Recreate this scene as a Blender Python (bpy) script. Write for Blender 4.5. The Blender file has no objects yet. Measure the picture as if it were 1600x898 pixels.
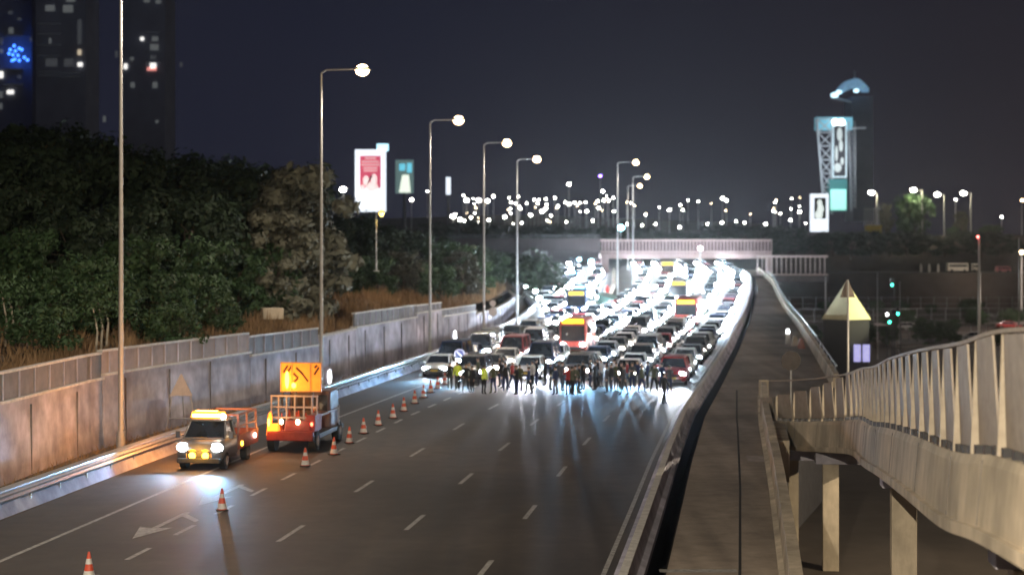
import bpy, math, random
from mathutils import Vector, Matrix
R = random.Random(7)
rad = math.radians
# ------------------------------------------------------------------ camera, world, exposure
sc = bpy.context.scene
COL = sc.collection
F, CX, HY, CH = 2700.0, 800.0, 380.0, 9.0          # focal length and horizon in photo pixels, eye height
cam_d = bpy.data.cameras.new('camera'); cam = bpy.data.objects.new('camera', cam_d); COL.objects.link(cam)
cam.location = (0, 0, CH); cam.rotation_euler = (rad(90), 0, 0)
cam_d.sensor_width = 36; cam_d.lens = 36 * F / 1600; cam_d.shift_y = -(449 - HY) / 1600
cam_d.clip_start = .5; cam_d.clip_end = 6000
cam_d.dof.use_dof = True; cam_d.dof.focus_distance = 52; cam_d.dof.aperture_fstop = .62
sc.camera = cam
w = bpy.data.worlds.new('World'); sc.world = w; w.use_nodes = True
nt = w.node_tree; bg = nt.nodes['Background']
geo = nt.nodes.new('ShaderNodeTexCoord'); sep = nt.nodes.new('ShaderNodeSeparateXYZ')
nt.links.new(geo.outputs['Generated'], sep.inputs[0])
cr = nt.nodes.new('ShaderNodeValToRGB'); nt.links.new(sep.outputs['Z'], cr.inputs[0])
cr.color_ramp.elements[0].position = 0.0; cr.color_ramp.elements[0].color = (.0150, .0160, .0285, 1)
cr.color_ramp.elements[1].position = .30; cr.color_ramp.elements[1].color = (.0075, .0090, .0195, 1)
mx = nt.nodes.new('ShaderNodeMix'); mx.data_type = 'RGBA'; mx.blend_type = 'MIX'
mr = nt.nodes.new('ShaderNodeMapRange'); nt.links.new(sep.outputs['X'], mr.inputs[0])
mr.inputs[1].default_value = -.05; mr.inputs[2].default_value = .4; mr.inputs[3].default_value = 0; mr.inputs[4].default_value = .75
nt.links.new(mr.outputs[0], mx.inputs[0]); nt.links.new(cr.outputs[0], mx.inputs[6]); mx.inputs[7].default_value = (.0185, .0150, .0165, 1)
nt.links.new(mx.outputs[2], bg.inputs[0]); bg.inputs[1].default_value = 1.0
vs = sc.view_settings; vs.view_transform = 'Standard'; vs.look = 'None'; vs.gamma = 1; vs.exposure = 0.0; vs.use_curve_mapping = False
cy = sc.cycles; cy.max_bounces = 4; cy.diffuse_bounces = 2; cy.glossy_bounces = 2; cy.volume_bounces = 0
cy.use_light_tree = True; cy.sample_clamp_indirect = 2; cy.sample_clamp_direct = 0; cy.use_denoising = True
cy.caustics_reflective = False; cy.caustics_refractive = False; cy.transparent_max_bounces = 6
LAMP_W = 6000; HAZE = .00007

# ------------------------------------------------------------------ helpers
MATS = {}
def mat(name, col, rough=.8, var=.25, scale=3.0, bump=0.0, metal=0.0, emit=0.0, ecol=None, spec=.4, scale2=None, obj=False):
    if name in MATS: return MATS[name]
    m = bpy.data.materials.new(name); m.use_nodes = True; n = m.node_tree; b = n.nodes['Principled BSDF']
    b.inputs['Roughness'].default_value = rough; b.inputs['Metallic'].default_value = metal
    b.inputs['Specular IOR Level'].default_value = spec
    tc = n.nodes.new('ShaderNodeTexCoord'); nz = n.nodes.new('ShaderNodeTexNoise')
    nz.inputs['Scale'].default_value = scale; nz.inputs['Detail'].default_value = 6; nz.inputs['Roughness'].default_value = .65
    n.links.new(tc.outputs['Object'], nz.inputs['Vector'])
    r = n.nodes.new('ShaderNodeValToRGB'); n.links.new(nz.outputs['Fac'], r.inputs[0])
    r.color_ramp.elements[0].position = .3; r.color_ramp.elements[1].position = .7
    r.color_ramp.elements[0].color = (*[c * (1 - var) for c in col], 1)
    r.color_ramp.elements[1].color = (*[min(1, c * (1 + var)) for c in col], 1)
    out = r.outputs[0]
    if scale2:
        n2 = n.nodes.new('ShaderNodeTexNoise'); n2.inputs['Scale'].default_value = scale2; n2.inputs['Detail'].default_value = 4
        n.links.new(tc.outputs['Object'], n2.inputs['Vector'])
        r2 = n.nodes.new('ShaderNodeValToRGB'); n.links.new(n2.outputs['Fac'], r2.inputs[0])
        r2.color_ramp.elements[0].position = .35; r2.color_ramp.elements[0].color = (.62, .62, .62, 1)
        r2.color_ramp.elements[1].position = .65; r2.color_ramp.elements[1].color = (1.15, 1.12, 1.1, 1)
        mm = n.nodes.new('ShaderNodeMix'); mm.data_type = 'RGBA'; mm.blend_type = 'MULTIPLY'; mm.inputs[0].default_value = 1
        n.links.new(out, mm.inputs[6]); n.links.new(r2.outputs[0], mm.inputs[7]); out = mm.outputs[2]
    n.links.new(out, b.inputs['Base Color'])
    if bump:
        bp = n.nodes.new('ShaderNodeBump'); bp.inputs['Strength'].default_value = bump; bp.inputs['Distance'].default_value = .05
        n.links.new(nz.outputs['Fac'], bp.inputs['Height']); n.links.new(bp.outputs[0], b.inputs['Normal'])
    if emit:
        b.inputs['Emission Color'].default_value = (*(ecol or col), 1); b.inputs['Emission Strength'].default_value = emit
    MATS[name] = m
    return m
def lin(tab, y):
    if y <= tab[0][0]:
        a, b = tab[0], tab[1]
    elif y >= tab[-1][0]:
        a, b = tab[-2], tab[-1]
    else:
        for a, b in zip(tab, tab[1:]):
            if a[0] <= y <= b[0]: break
    return a[1] + (b[1] - a[1]) * (y - a[0]) / (b[0] - a[0])
def at(px, py, Y): return Vector(((px - CX) / F * Y, Y, CH - (py - HY) / F * Y))

class MB:
    def __init__(s): s.v = []; s.f = []; s.m = []
    def quad(s, pts, mi=0):
        b = len(s.v); s.v += [tuple(p) for p in pts]; s.f.append(tuple(range(b, b + len(pts)))); s.m.append(mi)
    def hexa(s, p, mi=0):      # 8 points: bottom 0-3, top 4-7
        b = len(s.v); s.v += [tuple(q) for q in p]
        for q in ((3, 2, 1, 0), (4, 5, 6, 7), (0, 1, 5, 4), (1, 2, 6, 5), (2, 3, 7, 6), (3, 0, 4, 7)):
            s.f.append(tuple(b + i for i in q)); s.m.append(mi)
    def box(s, c, d, rz=0, mi=0, tx=1, ty=1, M=None):
        x, y, z = [k / 2 for k in d]; ca, sa = math.cos(rz), math.sin(rz); P = []
        for sz, ax, ay in ((-1, 1, 1), (1, tx, ty)):
            for sx, sy in ((-1, -1), (1, -1), (1, 1), (-1, 1)):
                X, Y = sx * x * ax, sy * y * ay
                q = (c[0] + X * ca - Y * sa, c[1] + X * sa + Y * ca, c[2] + sz * z)
                P.append(tuple(M @ Vector(q)) if M else q)
        s.hexa(P, mi)
    def tube(s, a, b, r0, r1=None, n=8, mi=0, cap=True):
        r1 = r0 if r1 is None else r1; a = Vector(a); b = Vector(b); d = (b - a)
        if d.length < 1e-6: return
        d.normalize(); u = d.orthogonal().normalized(); v = d.cross(u); k = len(s.v)
        for p, r in ((a, r0), (b, r1)):
            for i in range(n):
                t = 2 * math.pi * i / n; s.v.append(tuple(p + (u * math.cos(t) + v * math.sin(t)) * r))
        for i in range(n):
            j = (i + 1) % n; s.f.append((k + i, k + j, k + n + j, k + n + i)); s.m.append(mi)
        if cap:
            s.f.append(tuple(k + i for i in reversed(range(n)))); s.m.append(mi)
            s.f.append(tuple(k + n + i for i in range(n))); s.m.append(mi)
    def ball(s, c, r, n=8, m=6, mi=0):
        rx, ry, rz = (r, r, r) if isinstance(r, (int, float)) else r
        k = len(s.v); s.v.append((c[0], c[1], c[2] - rz))
        for j in range(1, m):
            t = math.pi * j / m
            for i in range(n):
                p = 2 * math.pi * i / n
                s.v.append((c[0] + rx * math.sin(t) * math.cos(p), c[1] + ry * math.sin(t) * math.sin(p), c[2] - rz * math.cos(t)))
        s.v.append((c[0], c[1], c[2] + rz)); e = len(s.v) - 1
        for i in range(n):
            j = (i + 1) % n
            s.f.append((k, k + 1 + j, k + 1 + i)); s.m.append(mi)
            for q in range(m - 2):
                a = k + 1 + q * n; s.f.append((a + i, a + j, a + n + j, a + n + i)); s.m.append(mi)
            a = k + 1 + (m - 2) * n; s.f.append((a + i, a + j, e)); s.m.append(mi)
    def loft(s, rings, mi=0, cap=True, closed=True):
        k = len(s.v); n = len(rings[0])
        for r in rings: s.v += [tuple(p) for p in r]
        for q in range(len(rings) - 1):
            for i in range(n if closed else n - 1):
                j = (i + 1) % n; a = k + q * n; s.f.append((a + i, a + j, a + n + j, a + n + i)); s.m.append(mi)
        if cap and closed:
            s.f.append(tuple(k + i for i in reversed(range(n)))); s.m.append(mi)
            a = k + (len(rings) - 1) * n; s.f.append(tuple(a + i for i in range(n))); s.m.append(mi)
    def sweep(s, path, prof, mi=0, closed=True):   # prof: (sideways to the right, up)
        rings = []
        for i, p in enumerate(path):
            a = Vector(path[max(0, i - 1)]); b = Vector(path[min(len(path) - 1, i + 1)])
            d = b - a; d.z = 0; d.normalize(); r = Vector((d.y, -d.x, 0))
            rings.append([tuple(Vector(p) + r * o + Vector((0, 0, h))) for o, h in prof])
        s.loft(rings, mi, cap=closed, closed=closed)
    def build(s, name, mats, parent=None, smooth=False, bevel=0, **props):
        me = bpy.data.meshes.new(name)
        off = parent_world(parent)
        me.from_pydata([(x - off[0], y - off[1], z - off[2]) for x, y, z in s.v] if off.length else s.v, [], s.f)
        if not isinstance(mats, (list, tuple)): mats = [mats]
        for m in mats: me.materials.append(m)
        me.polygons.foreach_set('material_index', s.m)
        if smooth: me.polygons.foreach_set('use_smooth', [True] * len(s.f))
        me.update()
        o = bpy.data.objects.new(name, me); COL.objects.link(o)
        if parent: o.parent = parent
        if bevel:
            b = o.modifiers.new('bevel', 'BEVEL'); b.width = bevel; b.segments = 2; b.limit_method = 'ANGLE'
        for k, v in props.items(): o[k] = v
        return o
def parent_world(p):
    v = Vector((0, 0, 0))
    while p is not None: v += Vector(p.location); p = p.parent
    return v
def thing(name, label, cat, loc=(0, 0, 0), rz=0, group=None):
    o = bpy.data.objects.new(name, None); COL.objects.link(o); o.location = loc; o.rotation_euler = (0, 0, rz)
    o.empty_display_size = .3; tag(o, label, cat, group); return o
def tag(o, label, cat, group=None):
    o['label'] = label; o['category'] = cat
    if group: o['group'] = group
    return o
def dup(root, loc, rz=0, label=None, group=None, sc_=None, cat=None):
    r = root.copy(); COL.objects.link(r); r.location = loc; r.rotation_euler = (0, 0, rz)
    if sc_: r.scale = (sc_,) * 3 if isinstance(sc_, (int, float)) else sc_
    if label: r['label'] = label
    if group: r['group'] = group
    if cat: r['category'] = cat
    for ch in list(root.children):
        c = ch.copy(); COL.objects.link(c); c.parent = r
        for g in ch.children:
            d = g.copy(); COL.objects.link(d); d.parent = c
    return r
def lightobj(name, kind, loc, power, col, parent=None, size=.15, aim=None, angle=80, blend=.8):
    l = bpy.data.lights.new(name, kind); l.energy = power; l.color = col
    if kind in ('POINT', 'SPOT'): l.shadow_soft_size = size
    if kind == 'SPOT': l.spot_size = rad(angle); l.spot_blend = blend
    o = bpy.data.objects.new(name, l); COL.objects.link(o); off = parent_world(parent); o.location = Vector(loc) - off
    if parent: o.parent = parent
    if aim is not None: o.rotation_euler = (Vector(aim) - Vector(loc)).to_track_quat('-Z', 'Y').to_euler()
    return o
ORD = 'first second third fourth fifth sixth seventh eighth ninth tenth eleventh twelfth thirteenth fourteenth fifteenth sixteenth seventeenth eighteenth nineteenth twentieth'.split()
TENS = 'twenty thirty forty fifty'.split()
def nth(i):
    if i < 20: return ORD[i]
    t, u = divmod(i + 1, 10)
    return (TENS[t - 2] + '-' + ORD[u - 1]) if u else {2: 'twentieth', 3: 'thirtieth', 4: 'fortieth', 5: 'fiftieth'}[t]

# ------------------------------------------------------------------ materials
ASPH = mat('asphalt', (.066, .055, .047), .6, .22, 1.1, .06, spec=.35, scale2=.09)
def wear(m, amt=.35, ang=7.8, sc_=1.1):
    n = m.node_tree; b = n.nodes['Principled BSDF']; src = b.inputs['Base Color'].links[0].from_socket
    tc = n.nodes.new('ShaderNodeTexCoord'); mp = n.nodes.new('ShaderNodeMapping'); mp.inputs['Rotation'].default_value = (0, 0, rad(ang)); mp.inputs['Scale'].default_value = (sc_, .018, 1)
    nz = n.nodes.new('ShaderNodeTexNoise'); nz.inputs['Scale'].default_value = 1; nz.inputs['Detail'].default_value = 5
    n.links.new(tc.outputs['Object'], mp.inputs[0]); n.links.new(mp.outputs[0], nz.inputs['Vector'])
    rr = n.nodes.new('ShaderNodeValToRGB'); rr.color_ramp.elements[0].position = .35; rr.color_ramp.elements[0].color = (1 - amt,) * 3 + (1,); rr.color_ramp.elements[1].position = .65; rr.color_ramp.elements[1].color = (1 + amt * .6,) * 3 + (1,)
    n.links.new(nz.outputs['Fac'], rr.inputs[0]); mm = n.nodes.new('ShaderNodeMix'); mm.data_type = 'RGBA'; mm.blend_type = 'MULTIPLY'; mm.inputs[0].default_value = 1
    n.links.new(src, mm.inputs[6]); n.links.new(rr.outputs[0], mm.inputs[7]); n.links.new(mm.outputs[2], b.inputs['Base Color'])
    r3 = n.nodes.new('ShaderNodeMapRange'); r3.inputs[3].default_value = .5; r3.inputs[4].default_value = .78; n.links.new(nz.outputs['Fac'], r3.inputs[0]); n.links.new(r3.outputs[0], b.inputs['Roughness'])
wear(ASPH)
ASPH2 = mat('asphalt_service', (.29, .245, .20), .75, .2, 1.4, .2, scale2=.12)
wear(ASPH2, .25, 7.8, .8); ASPH2.node_tree.nodes['Principled BSDF'].inputs['Specular IOR Level'].default_value = .15
PAINT = mat('road_paint', (.30, .29, .27), .7, .5, 5)
CONC = mat('concrete', (.44, .43, .52), .85, .24, 1.0, .2, scale2=.25)
CONCW = mat('concrete_warm', (.52, .45, .35), .85, .14, 1.0, .2, scale2=.35)
def streak(m, amt=.22):
    n = m.node_tree; b = n.nodes['Principled BSDF']; src = b.inputs['Base Color'].links[0].from_socket
    tc = n.nodes.new('ShaderNodeTexCoord'); mp = n.nodes.new('ShaderNodeMapping'); mp.inputs['Scale'].default_value = (1.1, 1.1, .30)
    nz = n.nodes.new('ShaderNodeTexNoise'); nz.inputs['Scale'].default_value = 1; nz.inputs['Detail'].default_value = 7; nz.inputs['Roughness'].default_value = .7
    n.links.new(tc.outputs['Object'], mp.inputs[0]); n.links.new(mp.outputs[0], nz.inputs['Vector'])
    rr = n.nodes.new('ShaderNodeValToRGB'); rr.color_ramp.elements[0].position = .38; rr.color_ramp.elements[0].color = (1 - amt,) * 3 + (1,); rr.color_ramp.elements[1].position = .6; rr.color_ramp.elements[1].color = (1.06, 1.06, 1.06, 1)
    n.links.new(nz.outputs['Fac'], rr.inputs[0]); mm = n.nodes.new('ShaderNodeMix'); mm.data_type = 'RGBA'; mm.blend_type = 'MULTIPLY'; mm.inputs[0].default_value = 1
    n.links.new(src, mm.inputs[6]); n.links.new(rr.outputs[0], mm.inputs[7]); n.links.new(mm.outputs[2], b.inputs['Base Color'])
streak(CONC, .12); streak(CONCW, .22)
CONCD = mat('concrete_dark', (.13, .125, .13), .85, .2, 1.5, .1)
PANEL = mat('parapet_panel', (.15, .15, .165), .8, .25, 1.2)
SOIL = mat('soil', (.10, .075, .055), .95, .4, .6, .4, scale2=.08)
SOILD = mat('soil_dark', (.095, .078, .066), .95, .4, .12, .3, scale2=.02)
DITCH = mat('ditch_dark', (.018, .015, .014), .95, .3, 1)  # near-black colour for the ditch sides and floor
STEEL = mat('galvanised_steel', (.42, .42, .43), .45, .15, 4, metal=.55)
POLE = mat('pole_paint', (.40, .39, .38), .5, .1, 5, metal=.3)
DARKM = mat('dark_metal', (.04, .04, .045), .5, .2, 6)
BLACK = mat('black_rubber', (.015, .015, .015), .8, .2, 10)
GLASS = mat('dark_glass', (.02, .024, .03), .12, .1, 2, spec=.8)
RUST = mat('bridge_paint', (.36, .25, .24), .8, .2, .5)
WHITEP = mat('white_plastic', (.62, .62, .60), .4, .08, 8)
ORANGE = mat('orange_plastic', (.50, .07, .035), .5, .25, 6)
REDP = mat('red_paint', (.42, .03, .025), .35, .12, 4)
LENS_W = mat('lamp_lens_warm', (1, .84, .62), emit=26, ecol=(1, .66, .34))
LENS_C = mat('lamp_lens_cool', (1, .97, .9), emit=85, ecol=(1, .93, .82))
HEAD = mat('headlight_lens', (1, 1, 1), emit=420, ecol=(.66, .85, 1))
HEADW = mat('headlight_lens_warm', (1, .95, .85), emit=330, ecol=(1, .80, .64))
HEADDIM = mat('headlight_lens_dim', (1, 1, 1), emit=130, ecol=(.86, .95, 1)); HEADW2 = mat('headlight_lens_rosy', (1, .9, .85), emit=260, ecol=(1, .74, .66))
HEADVAN = mat('headlight_lens_van', (1, 1, 1), emit=45, ecol=(.85, .94, 1))
HEADFAR = mat('headlight_lens_distant', (1, 1, 1), emit=850, ecol=(.74, .89, 1))
BEACON = mat('amber_beacon', (1, .5, .1), emit=30, ecol=(1, .33, .04))
BEACON2 = mat('amber_fog_lens', (1, .6, .1), emit=12, ecol=(1, .47, .04))
BLUEL = mat('blue_beacon', (.1, .4, 1), emit=60, ecol=(.12, .5, 1))

# ------------------------------------------------------------------ road geometry tables (Y, X)
XL = [(20, -20.9), (40, -18.4), (55.9, -16.5), (72.5, -14.5), (96, -10.5), (126, -6.0), (152, -2.5), (183, .5), (225, 3.4), (260, 2.2), (290, -1), (330, -8), (400, -20), (520, -40)]
XR = [(20, -.9), (40, 1.9), (57.9, 4.3), (71.5, 6.1), (90, 8.7), (110.5, 12.1), (147, 18), (221, 29.5), (270, 37), (304, 41.5), (340, 43), (420, 46), (600, 50)]
ZR = [(0, 0), (200, 0), (230, .35), (260, 1.1), (300, 2.8), (340, 4.3), (420, 5.2), (700, 5.6)]
xl = lambda y: lin(XL, y)
xr = lambda y: lin(XR, y)
zr = lambda y: lin(ZR, y)
XP = [(20, 3.6), (47, 7.35), (64, 9.6), (87, 12.5), (112, 16.0)]
XE = [(108, 20.2), (147, 25.6), (187, 31.0), (286, 43.2), (330, 46.5)]
def frange(a, b, s):
    o = []; x = a
    while x < b - 1e-6: o.append(x); x += s
    return o + [b]
LOW = -6.2

def structure(mb, name, m, **k):
    o = mb.build(name, m, **k); o['kind'] = 'structure'; return o
# ground: one big sheet at the lower level with a rising far hill
mb = MB()
xs = frange(-2600, 2600, 130); ys = frange(-200, 4000, 140)
def hz(x, y):
    t = max(0, min(1, (y - 430) / 500)); t = t * t * (3 - 2 * t)
    fx = max(0, min(1, (-x + 260) / 200))
    return LOW + t * (23 * fx + 7 + 2.5 * math.sin(x * .013) + 1.5 * math.sin(x * .041 + y * .01))
for i in range(len(ys) - 1):
    for j in range(len(xs) - 1):
        mb.quad([(xs[j], ys[i], hz(xs[j], ys[i])), (xs[j + 1], ys[i], hz(xs[j + 1], ys[i])), (xs[j + 1], ys[i + 1], hz(xs[j + 1], ys[i + 1])), (xs[j], ys[i + 1], hz(xs[j], ys[i + 1]))])
structure(mb, 'ground', SOILD)
# highway with its earth body down to the lower ground
mb = MB(); Ys = frange(24, 560, 4)
for a, b in zip(Ys, Ys[1:]):
    n = 10
    for k in range(n):
        t0, t1 = k / n, (k + 1) / n; L0, R0, L1, R1 = xl(a) - .1, xr(a) + .1, xl(b) - .1, xr(b) + .1
        mb.quad([(L0 + (R0 - L0) * t0, a, zr(a)), (L0 + (R0 - L0) * t1, a, zr(a)), (L1 + (R1 - L1) * t1, b, zr(b)), (L1 + (R1 - L1) * t0, b, zr(b))])
structure(mb, 'highway', ASPH)
# service road plateau + retained edge
mb = MB(); ed = MB()
def plat(y): return lin(XP, y) if y < 88 else (lin(XE, y) if y > 108 else lin([(88, 12.6), (90, 14.6), (108, 20.2)], y))
Ys = frange(24, 88, 4) + [90] + frange(92, 330, 4)
for a, b in zip(Ys, Ys[1:]):
    A, B = xr(a) + 1.35, xr(b) + 1.35
    for k in range(4):
        t0, t1 = k / 4, (k + 1) / 4
        mb.quad([(A + (plat(a) - A) * t0, a, zr(a)), (A + (plat(a) - A) * t1, a, zr(a)), (B + (plat(b) - B) * t1, b, zr(b)), (B + (plat(b) - B) * t0, b, zr(b))])
    ed.quad([(plat(a), a, zr(a) - .01), (plat(a), a, LOW - .2), (plat(b), b, LOW - .2), (plat(b), b, zr(b) - .01)])
structure(mb, 'service_road', ASPH2)
tag(ed.build('retaining_wall', CONCD), 'dark concrete retaining wall holding up the narrow service road above the lower ground', 'wall')
# ditch between highway barrier and service road
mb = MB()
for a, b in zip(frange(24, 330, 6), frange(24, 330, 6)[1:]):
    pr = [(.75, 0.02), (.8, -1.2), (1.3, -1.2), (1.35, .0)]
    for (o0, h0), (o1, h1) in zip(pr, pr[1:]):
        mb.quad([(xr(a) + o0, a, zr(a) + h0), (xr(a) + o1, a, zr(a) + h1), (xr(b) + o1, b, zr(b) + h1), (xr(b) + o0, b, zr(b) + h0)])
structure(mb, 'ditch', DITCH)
# left verge
mb = MB()
XW = [(20, -23.5), (40, -21), (63, -18.9), (74, -18.1), (84.4, -16.4), (108, -12.0), (118, -10.7), (136, -7.7), (152, -5.2), (183, -1.6), (225, .6), (262, -1.6), (300, -8)]
xw = lambda y: lin(XW, y)
for a, b in zip(frange(24, 300, 4), frange(24, 300, 4)[1:]):
    mb.quad([(xw(a) - .3, a, .05 + zr(a)), (xl(a) - .1, a, .0 + zr(a)), (xl(b) - .1, b, zr(b)), (xw(b) - .3, b, .05 + zr(b))])
structure(mb, 'verge', SOIL)
# hillside behind the left wall
def hh(d, y): return 3.0 + zr(y) + .55 * min(d, 3) / 3 + .15 * max(0, d - 2) + .35 * math.sin(d * .4 + y * .13) * min(1, d / 4) if d < 45 else 9.5 + zr(y) * .3 + (d - 45) * .02
mb = MB(); ds = [0, 1, 2, 3.5, 5, 7, 10, 14, 20, 28, 38, 45, 80, 160, 400]
for a, b in zip(frange(24, 300, 4), frange(24, 300, 4)[1:]):
    for d0, d1 in zip(ds, ds[1:]):
        mb.quad([(xw(a) - .3 - d1, a, hh(d1, a)), (xw(a) - .3 - d0, a, hh(d0, a)), (xw(b) - .3 - d0, b, hh(d0, b)), (xw(b) - .3 - d1, b, hh(d1, b))])
structure(mb, 'hillside', SOIL, smooth=True)

# ------------------------------------------------------------------ lane markings
def paint_dash(y0, y1, xf, wd=.16, name='lane_marking'):
    pts = frange(y0, y1, 3.0); m_ = MB()
    for a, b in zip(pts, pts[1:]):
        m_.quad([(xf(a) - wd / 2, a, zr(a) + .006), (xf(a) + wd / 2, a, zr(a) + .006), (xf(b) + wd / 2, b, zr(b) + .006), (xf(b) - wd / 2, b, zr(b) + .006)])
    return m_
mk = MB()
def addm(m_):
    k = len(mk.v); mk.v += m_.v; mk.f += [tuple(k + i for i in f) for f in m_.f]; mk.m += m_.m
OFF = {'A': 3.7, 'B': 7.15, 'C': 10.6, 'D': 14.1}
for key, ph, per, ln in (('A', 47.6, 10.35, 3.0), ('B', 45.4, 10.4, 3.0), ('C', 43.3, 10.4, 3.0), ('D', 46, 4.15, 1.9)):
    y = ph - 2 * per
    while y < 330:
        if not (key == 'D' and y > 120): addm(paint_dash(y - ln / 2, y + ln / 2, lambda q, k=key: xr(q) - OFF[k] - (.0 if q < 110 else (q - 110) * .012)))
        y += per
addm(paint_dash(26, 330, lambda q: max(xr(q) - 17.6, xl(q) + .9), .16))
addm(paint_dash(26, 330, lambda q: xr(q) - .35, .14))
# turn arrow painted on the closed lane
def arrow(cx, cy, s=1):
    d = math.atan(.137); ca, sa = math.cos(d), math.sin(d)
    def W(x, y): return (cx + x * ca + y * sa, cy - x * sa + y * ca, .012)
    mk.quad([W(-.1, -2.2), W(.1, -2.2), W(.1, 1.0), W(-.1, 1.0)])
    mk.quad([W(-.1, -2.2), W(-.55, -2.0), W(0, -4.2), W(.55, -2.0), W(.1, -2.2)])
    mk.quad([W(.1, .2), W(.9, -.9), W(.9, -.5), W(.1, .7)])
arrow(-11.0, 56.8); arrow(-10.2, 63.5)
mk.quad([(4.05, 47.3, .006), (6.2, 47.3, .006), (6.2, 47.75, .006), (4.05, 47.75, .006)])
structure(mk, 'lane_markings', PAINT)
# manhole-like patch and seam on the service road
sm = MB()
for a, b in zip(frange(40, 106, 4), frange(40, 106, 4)[1:]):
    f = lambda q: plat(min(q, 88)) + max(0, q - 88) * .13 - 1.15
    sm.quad([(f(a) - .04, a, .005), (f(a) + .04, a, .005), (f(b) + .04, b, .005), (f(b) - .04, b, .005)])
structure(sm, 'pavement_joint', mat('tar_joint', (.02, .018, .016), .7))
sm = MB(); sm.quad([(9.75, 71.3, .006), (10.55, 71.3, .006), (10.62, 73.2, .006), (9.9, 73.2, .006)])
structure(sm, 'pavement_patch', mat('pale_patch', (.3, .26, .24), .8))

# ------------------------------------------------------------------ right barrier of the highway
t = thing('road_barrier', 'low concrete barrier with pale top edges along the right side of the highway', 'barrier', (xr(60) + .3, 60, 0))
mb = MB(); path = [(xr(y), y, zr(y)) for y in frange(26, 320, 5)]
mb.sweep(path, [(0, 0), (0, .18), (.28, .22), (.34, .62), (.5, .62), (.62, .2), (.78, .12), (.78, -.1)]); mb.build('concrete_body', CONC, t)
mb = MB(); mb.sweep(path, [(.31, .622), (.31, .68), (.53, .68), (.53, .622)]); mb.build('coping', mat('pale_coping', (.5, .48, .45), .7), t)
# parapet along the service road
t = thing('parapet_wall', 'pale concrete parapet along the right edge of the service road beside the drop', 'parapet', (lin(XP, 60), 60, 0))
mb = MB(); path = [(lin(XP, y), y, 0) for y in frange(26, 101, 4)]
mb.sweep(path, [(-.1, -.1), (-.1, .1), (.06, .15), (.1, .95), (.42, .95), (.5, -.6)]); mb.build('parapet_body', CONCW, t)
mb = MB(); c = path[-1]; mb.tube((c[0] + .25, c[1], 0), (c[0] + .25, c[1], 1.02), .3, .28, 14); mb.build('rounded_end', CONCW, t)
# far parapet of the plateau
t = thing('edge_parapet', 'worn pale concrete edge wall at the far curve of the service road', 'parapet', (lin(XE, 140), 140, 0))
mb = MB(); path = [(lin(XE, y) - .1, y, zr(y)) for y in frange(108, 325, 8)]
mb.sweep(path, [(-.12, -.1), (.0, .85), (.34, .85), (.5, -1.0)]); mb.build('wall_body', CONCW, t)
mb = MB()
for y in frange(110, 300, 6): mb.tube((lin(XE, y) + .1, y, zr(y) + .85), (lin(XE, y) + .1, y, zr(y) + 1.35), .03, n=5)
mb.sweep([(lin(XE, y) + .1, y, zr(y) + 1.35) for y in frange(108, 300, 8)], [(-.03, -.03), (-.03, .03), (.03, .03), (.03, -.03)]); mb.build('handrail', STEEL, t)

# ------------------------------------------------------------------ left guard rail
t = thing('guard_rail', 'long steel guard rail on a low concrete base along the left edge of the highway', 'guard rail', (xl(70), 70, 0))
path = [(xl(y), y, zr(y)) for y in frange(26, 250, 4)]
mb = MB(); mb.sweep(path, [(-.75, -.05), (-.75, .35), (-.42, .42), (-.28, .1), (-.2, -.05)]); mb.build('concrete_base', CONC, t)
mb = MB(); mb.sweep(path, [(-.30, .48), (-.22, .56), (-.29, .64), (-.22, .73), (-.31, .82), (-.42, .84), (-.42, .80), (-.35, .78), (-.35, .5)])
mb.build('rail_beam', STEEL, t, smooth=False)
mb = MB(); mb.sweep(path, [(-.62, .84), (-.62, .9), (-.25, .9), (-.25, .84)]); mb.build('top_rail', STEEL, t)
y = 28.0; k = 0
while y < 248:
    mb = MB(); mb.box((xl(y) - .39, y, zr(y) + .44), (.07, .13, .84)); mb.build('post', STEEL, t); y += 2.6
# ------------------------------------------------------------------ left stepped retaining wall
t = thing('stepped_wall', 'long grey concrete retaining wall stepping along the left verge with panelled parapet', 'wall', (xw(80), 80, 0))
def ypx(px):   # depth of the wall under a photo column
    lo, hi = 30., 295.
    for _ in range(40):
        m_ = (lo + hi) / 2
        if CX + F * xw(m_) / m_ < px: lo = m_
        else: hi = m_
    return lo
def wall_z(px, py):
    y = ypx(px); return CH - (py - HY) / F * y
secs = [(-700, 162, 3.05, 3.05, 1.0), (163, 392, 3.2, 2.95, .95), (393, 500, 2.75, 2.6, .95), (501, 556, 3.1, 3.1, 0), (557, 652, 3.2, 3.1, .85), (653, 692, 3.4, 3.3, 0.5), (693, 745, 2.7, 2.4, .5), (746, 830, 2.1, 1.5, 0)]
PAN2 = mat('parapet_panel_lit', (.30, .25, .24), .8, .2, 1.2)  # paler pinkish panel copy, the orange light put into its colour
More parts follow.
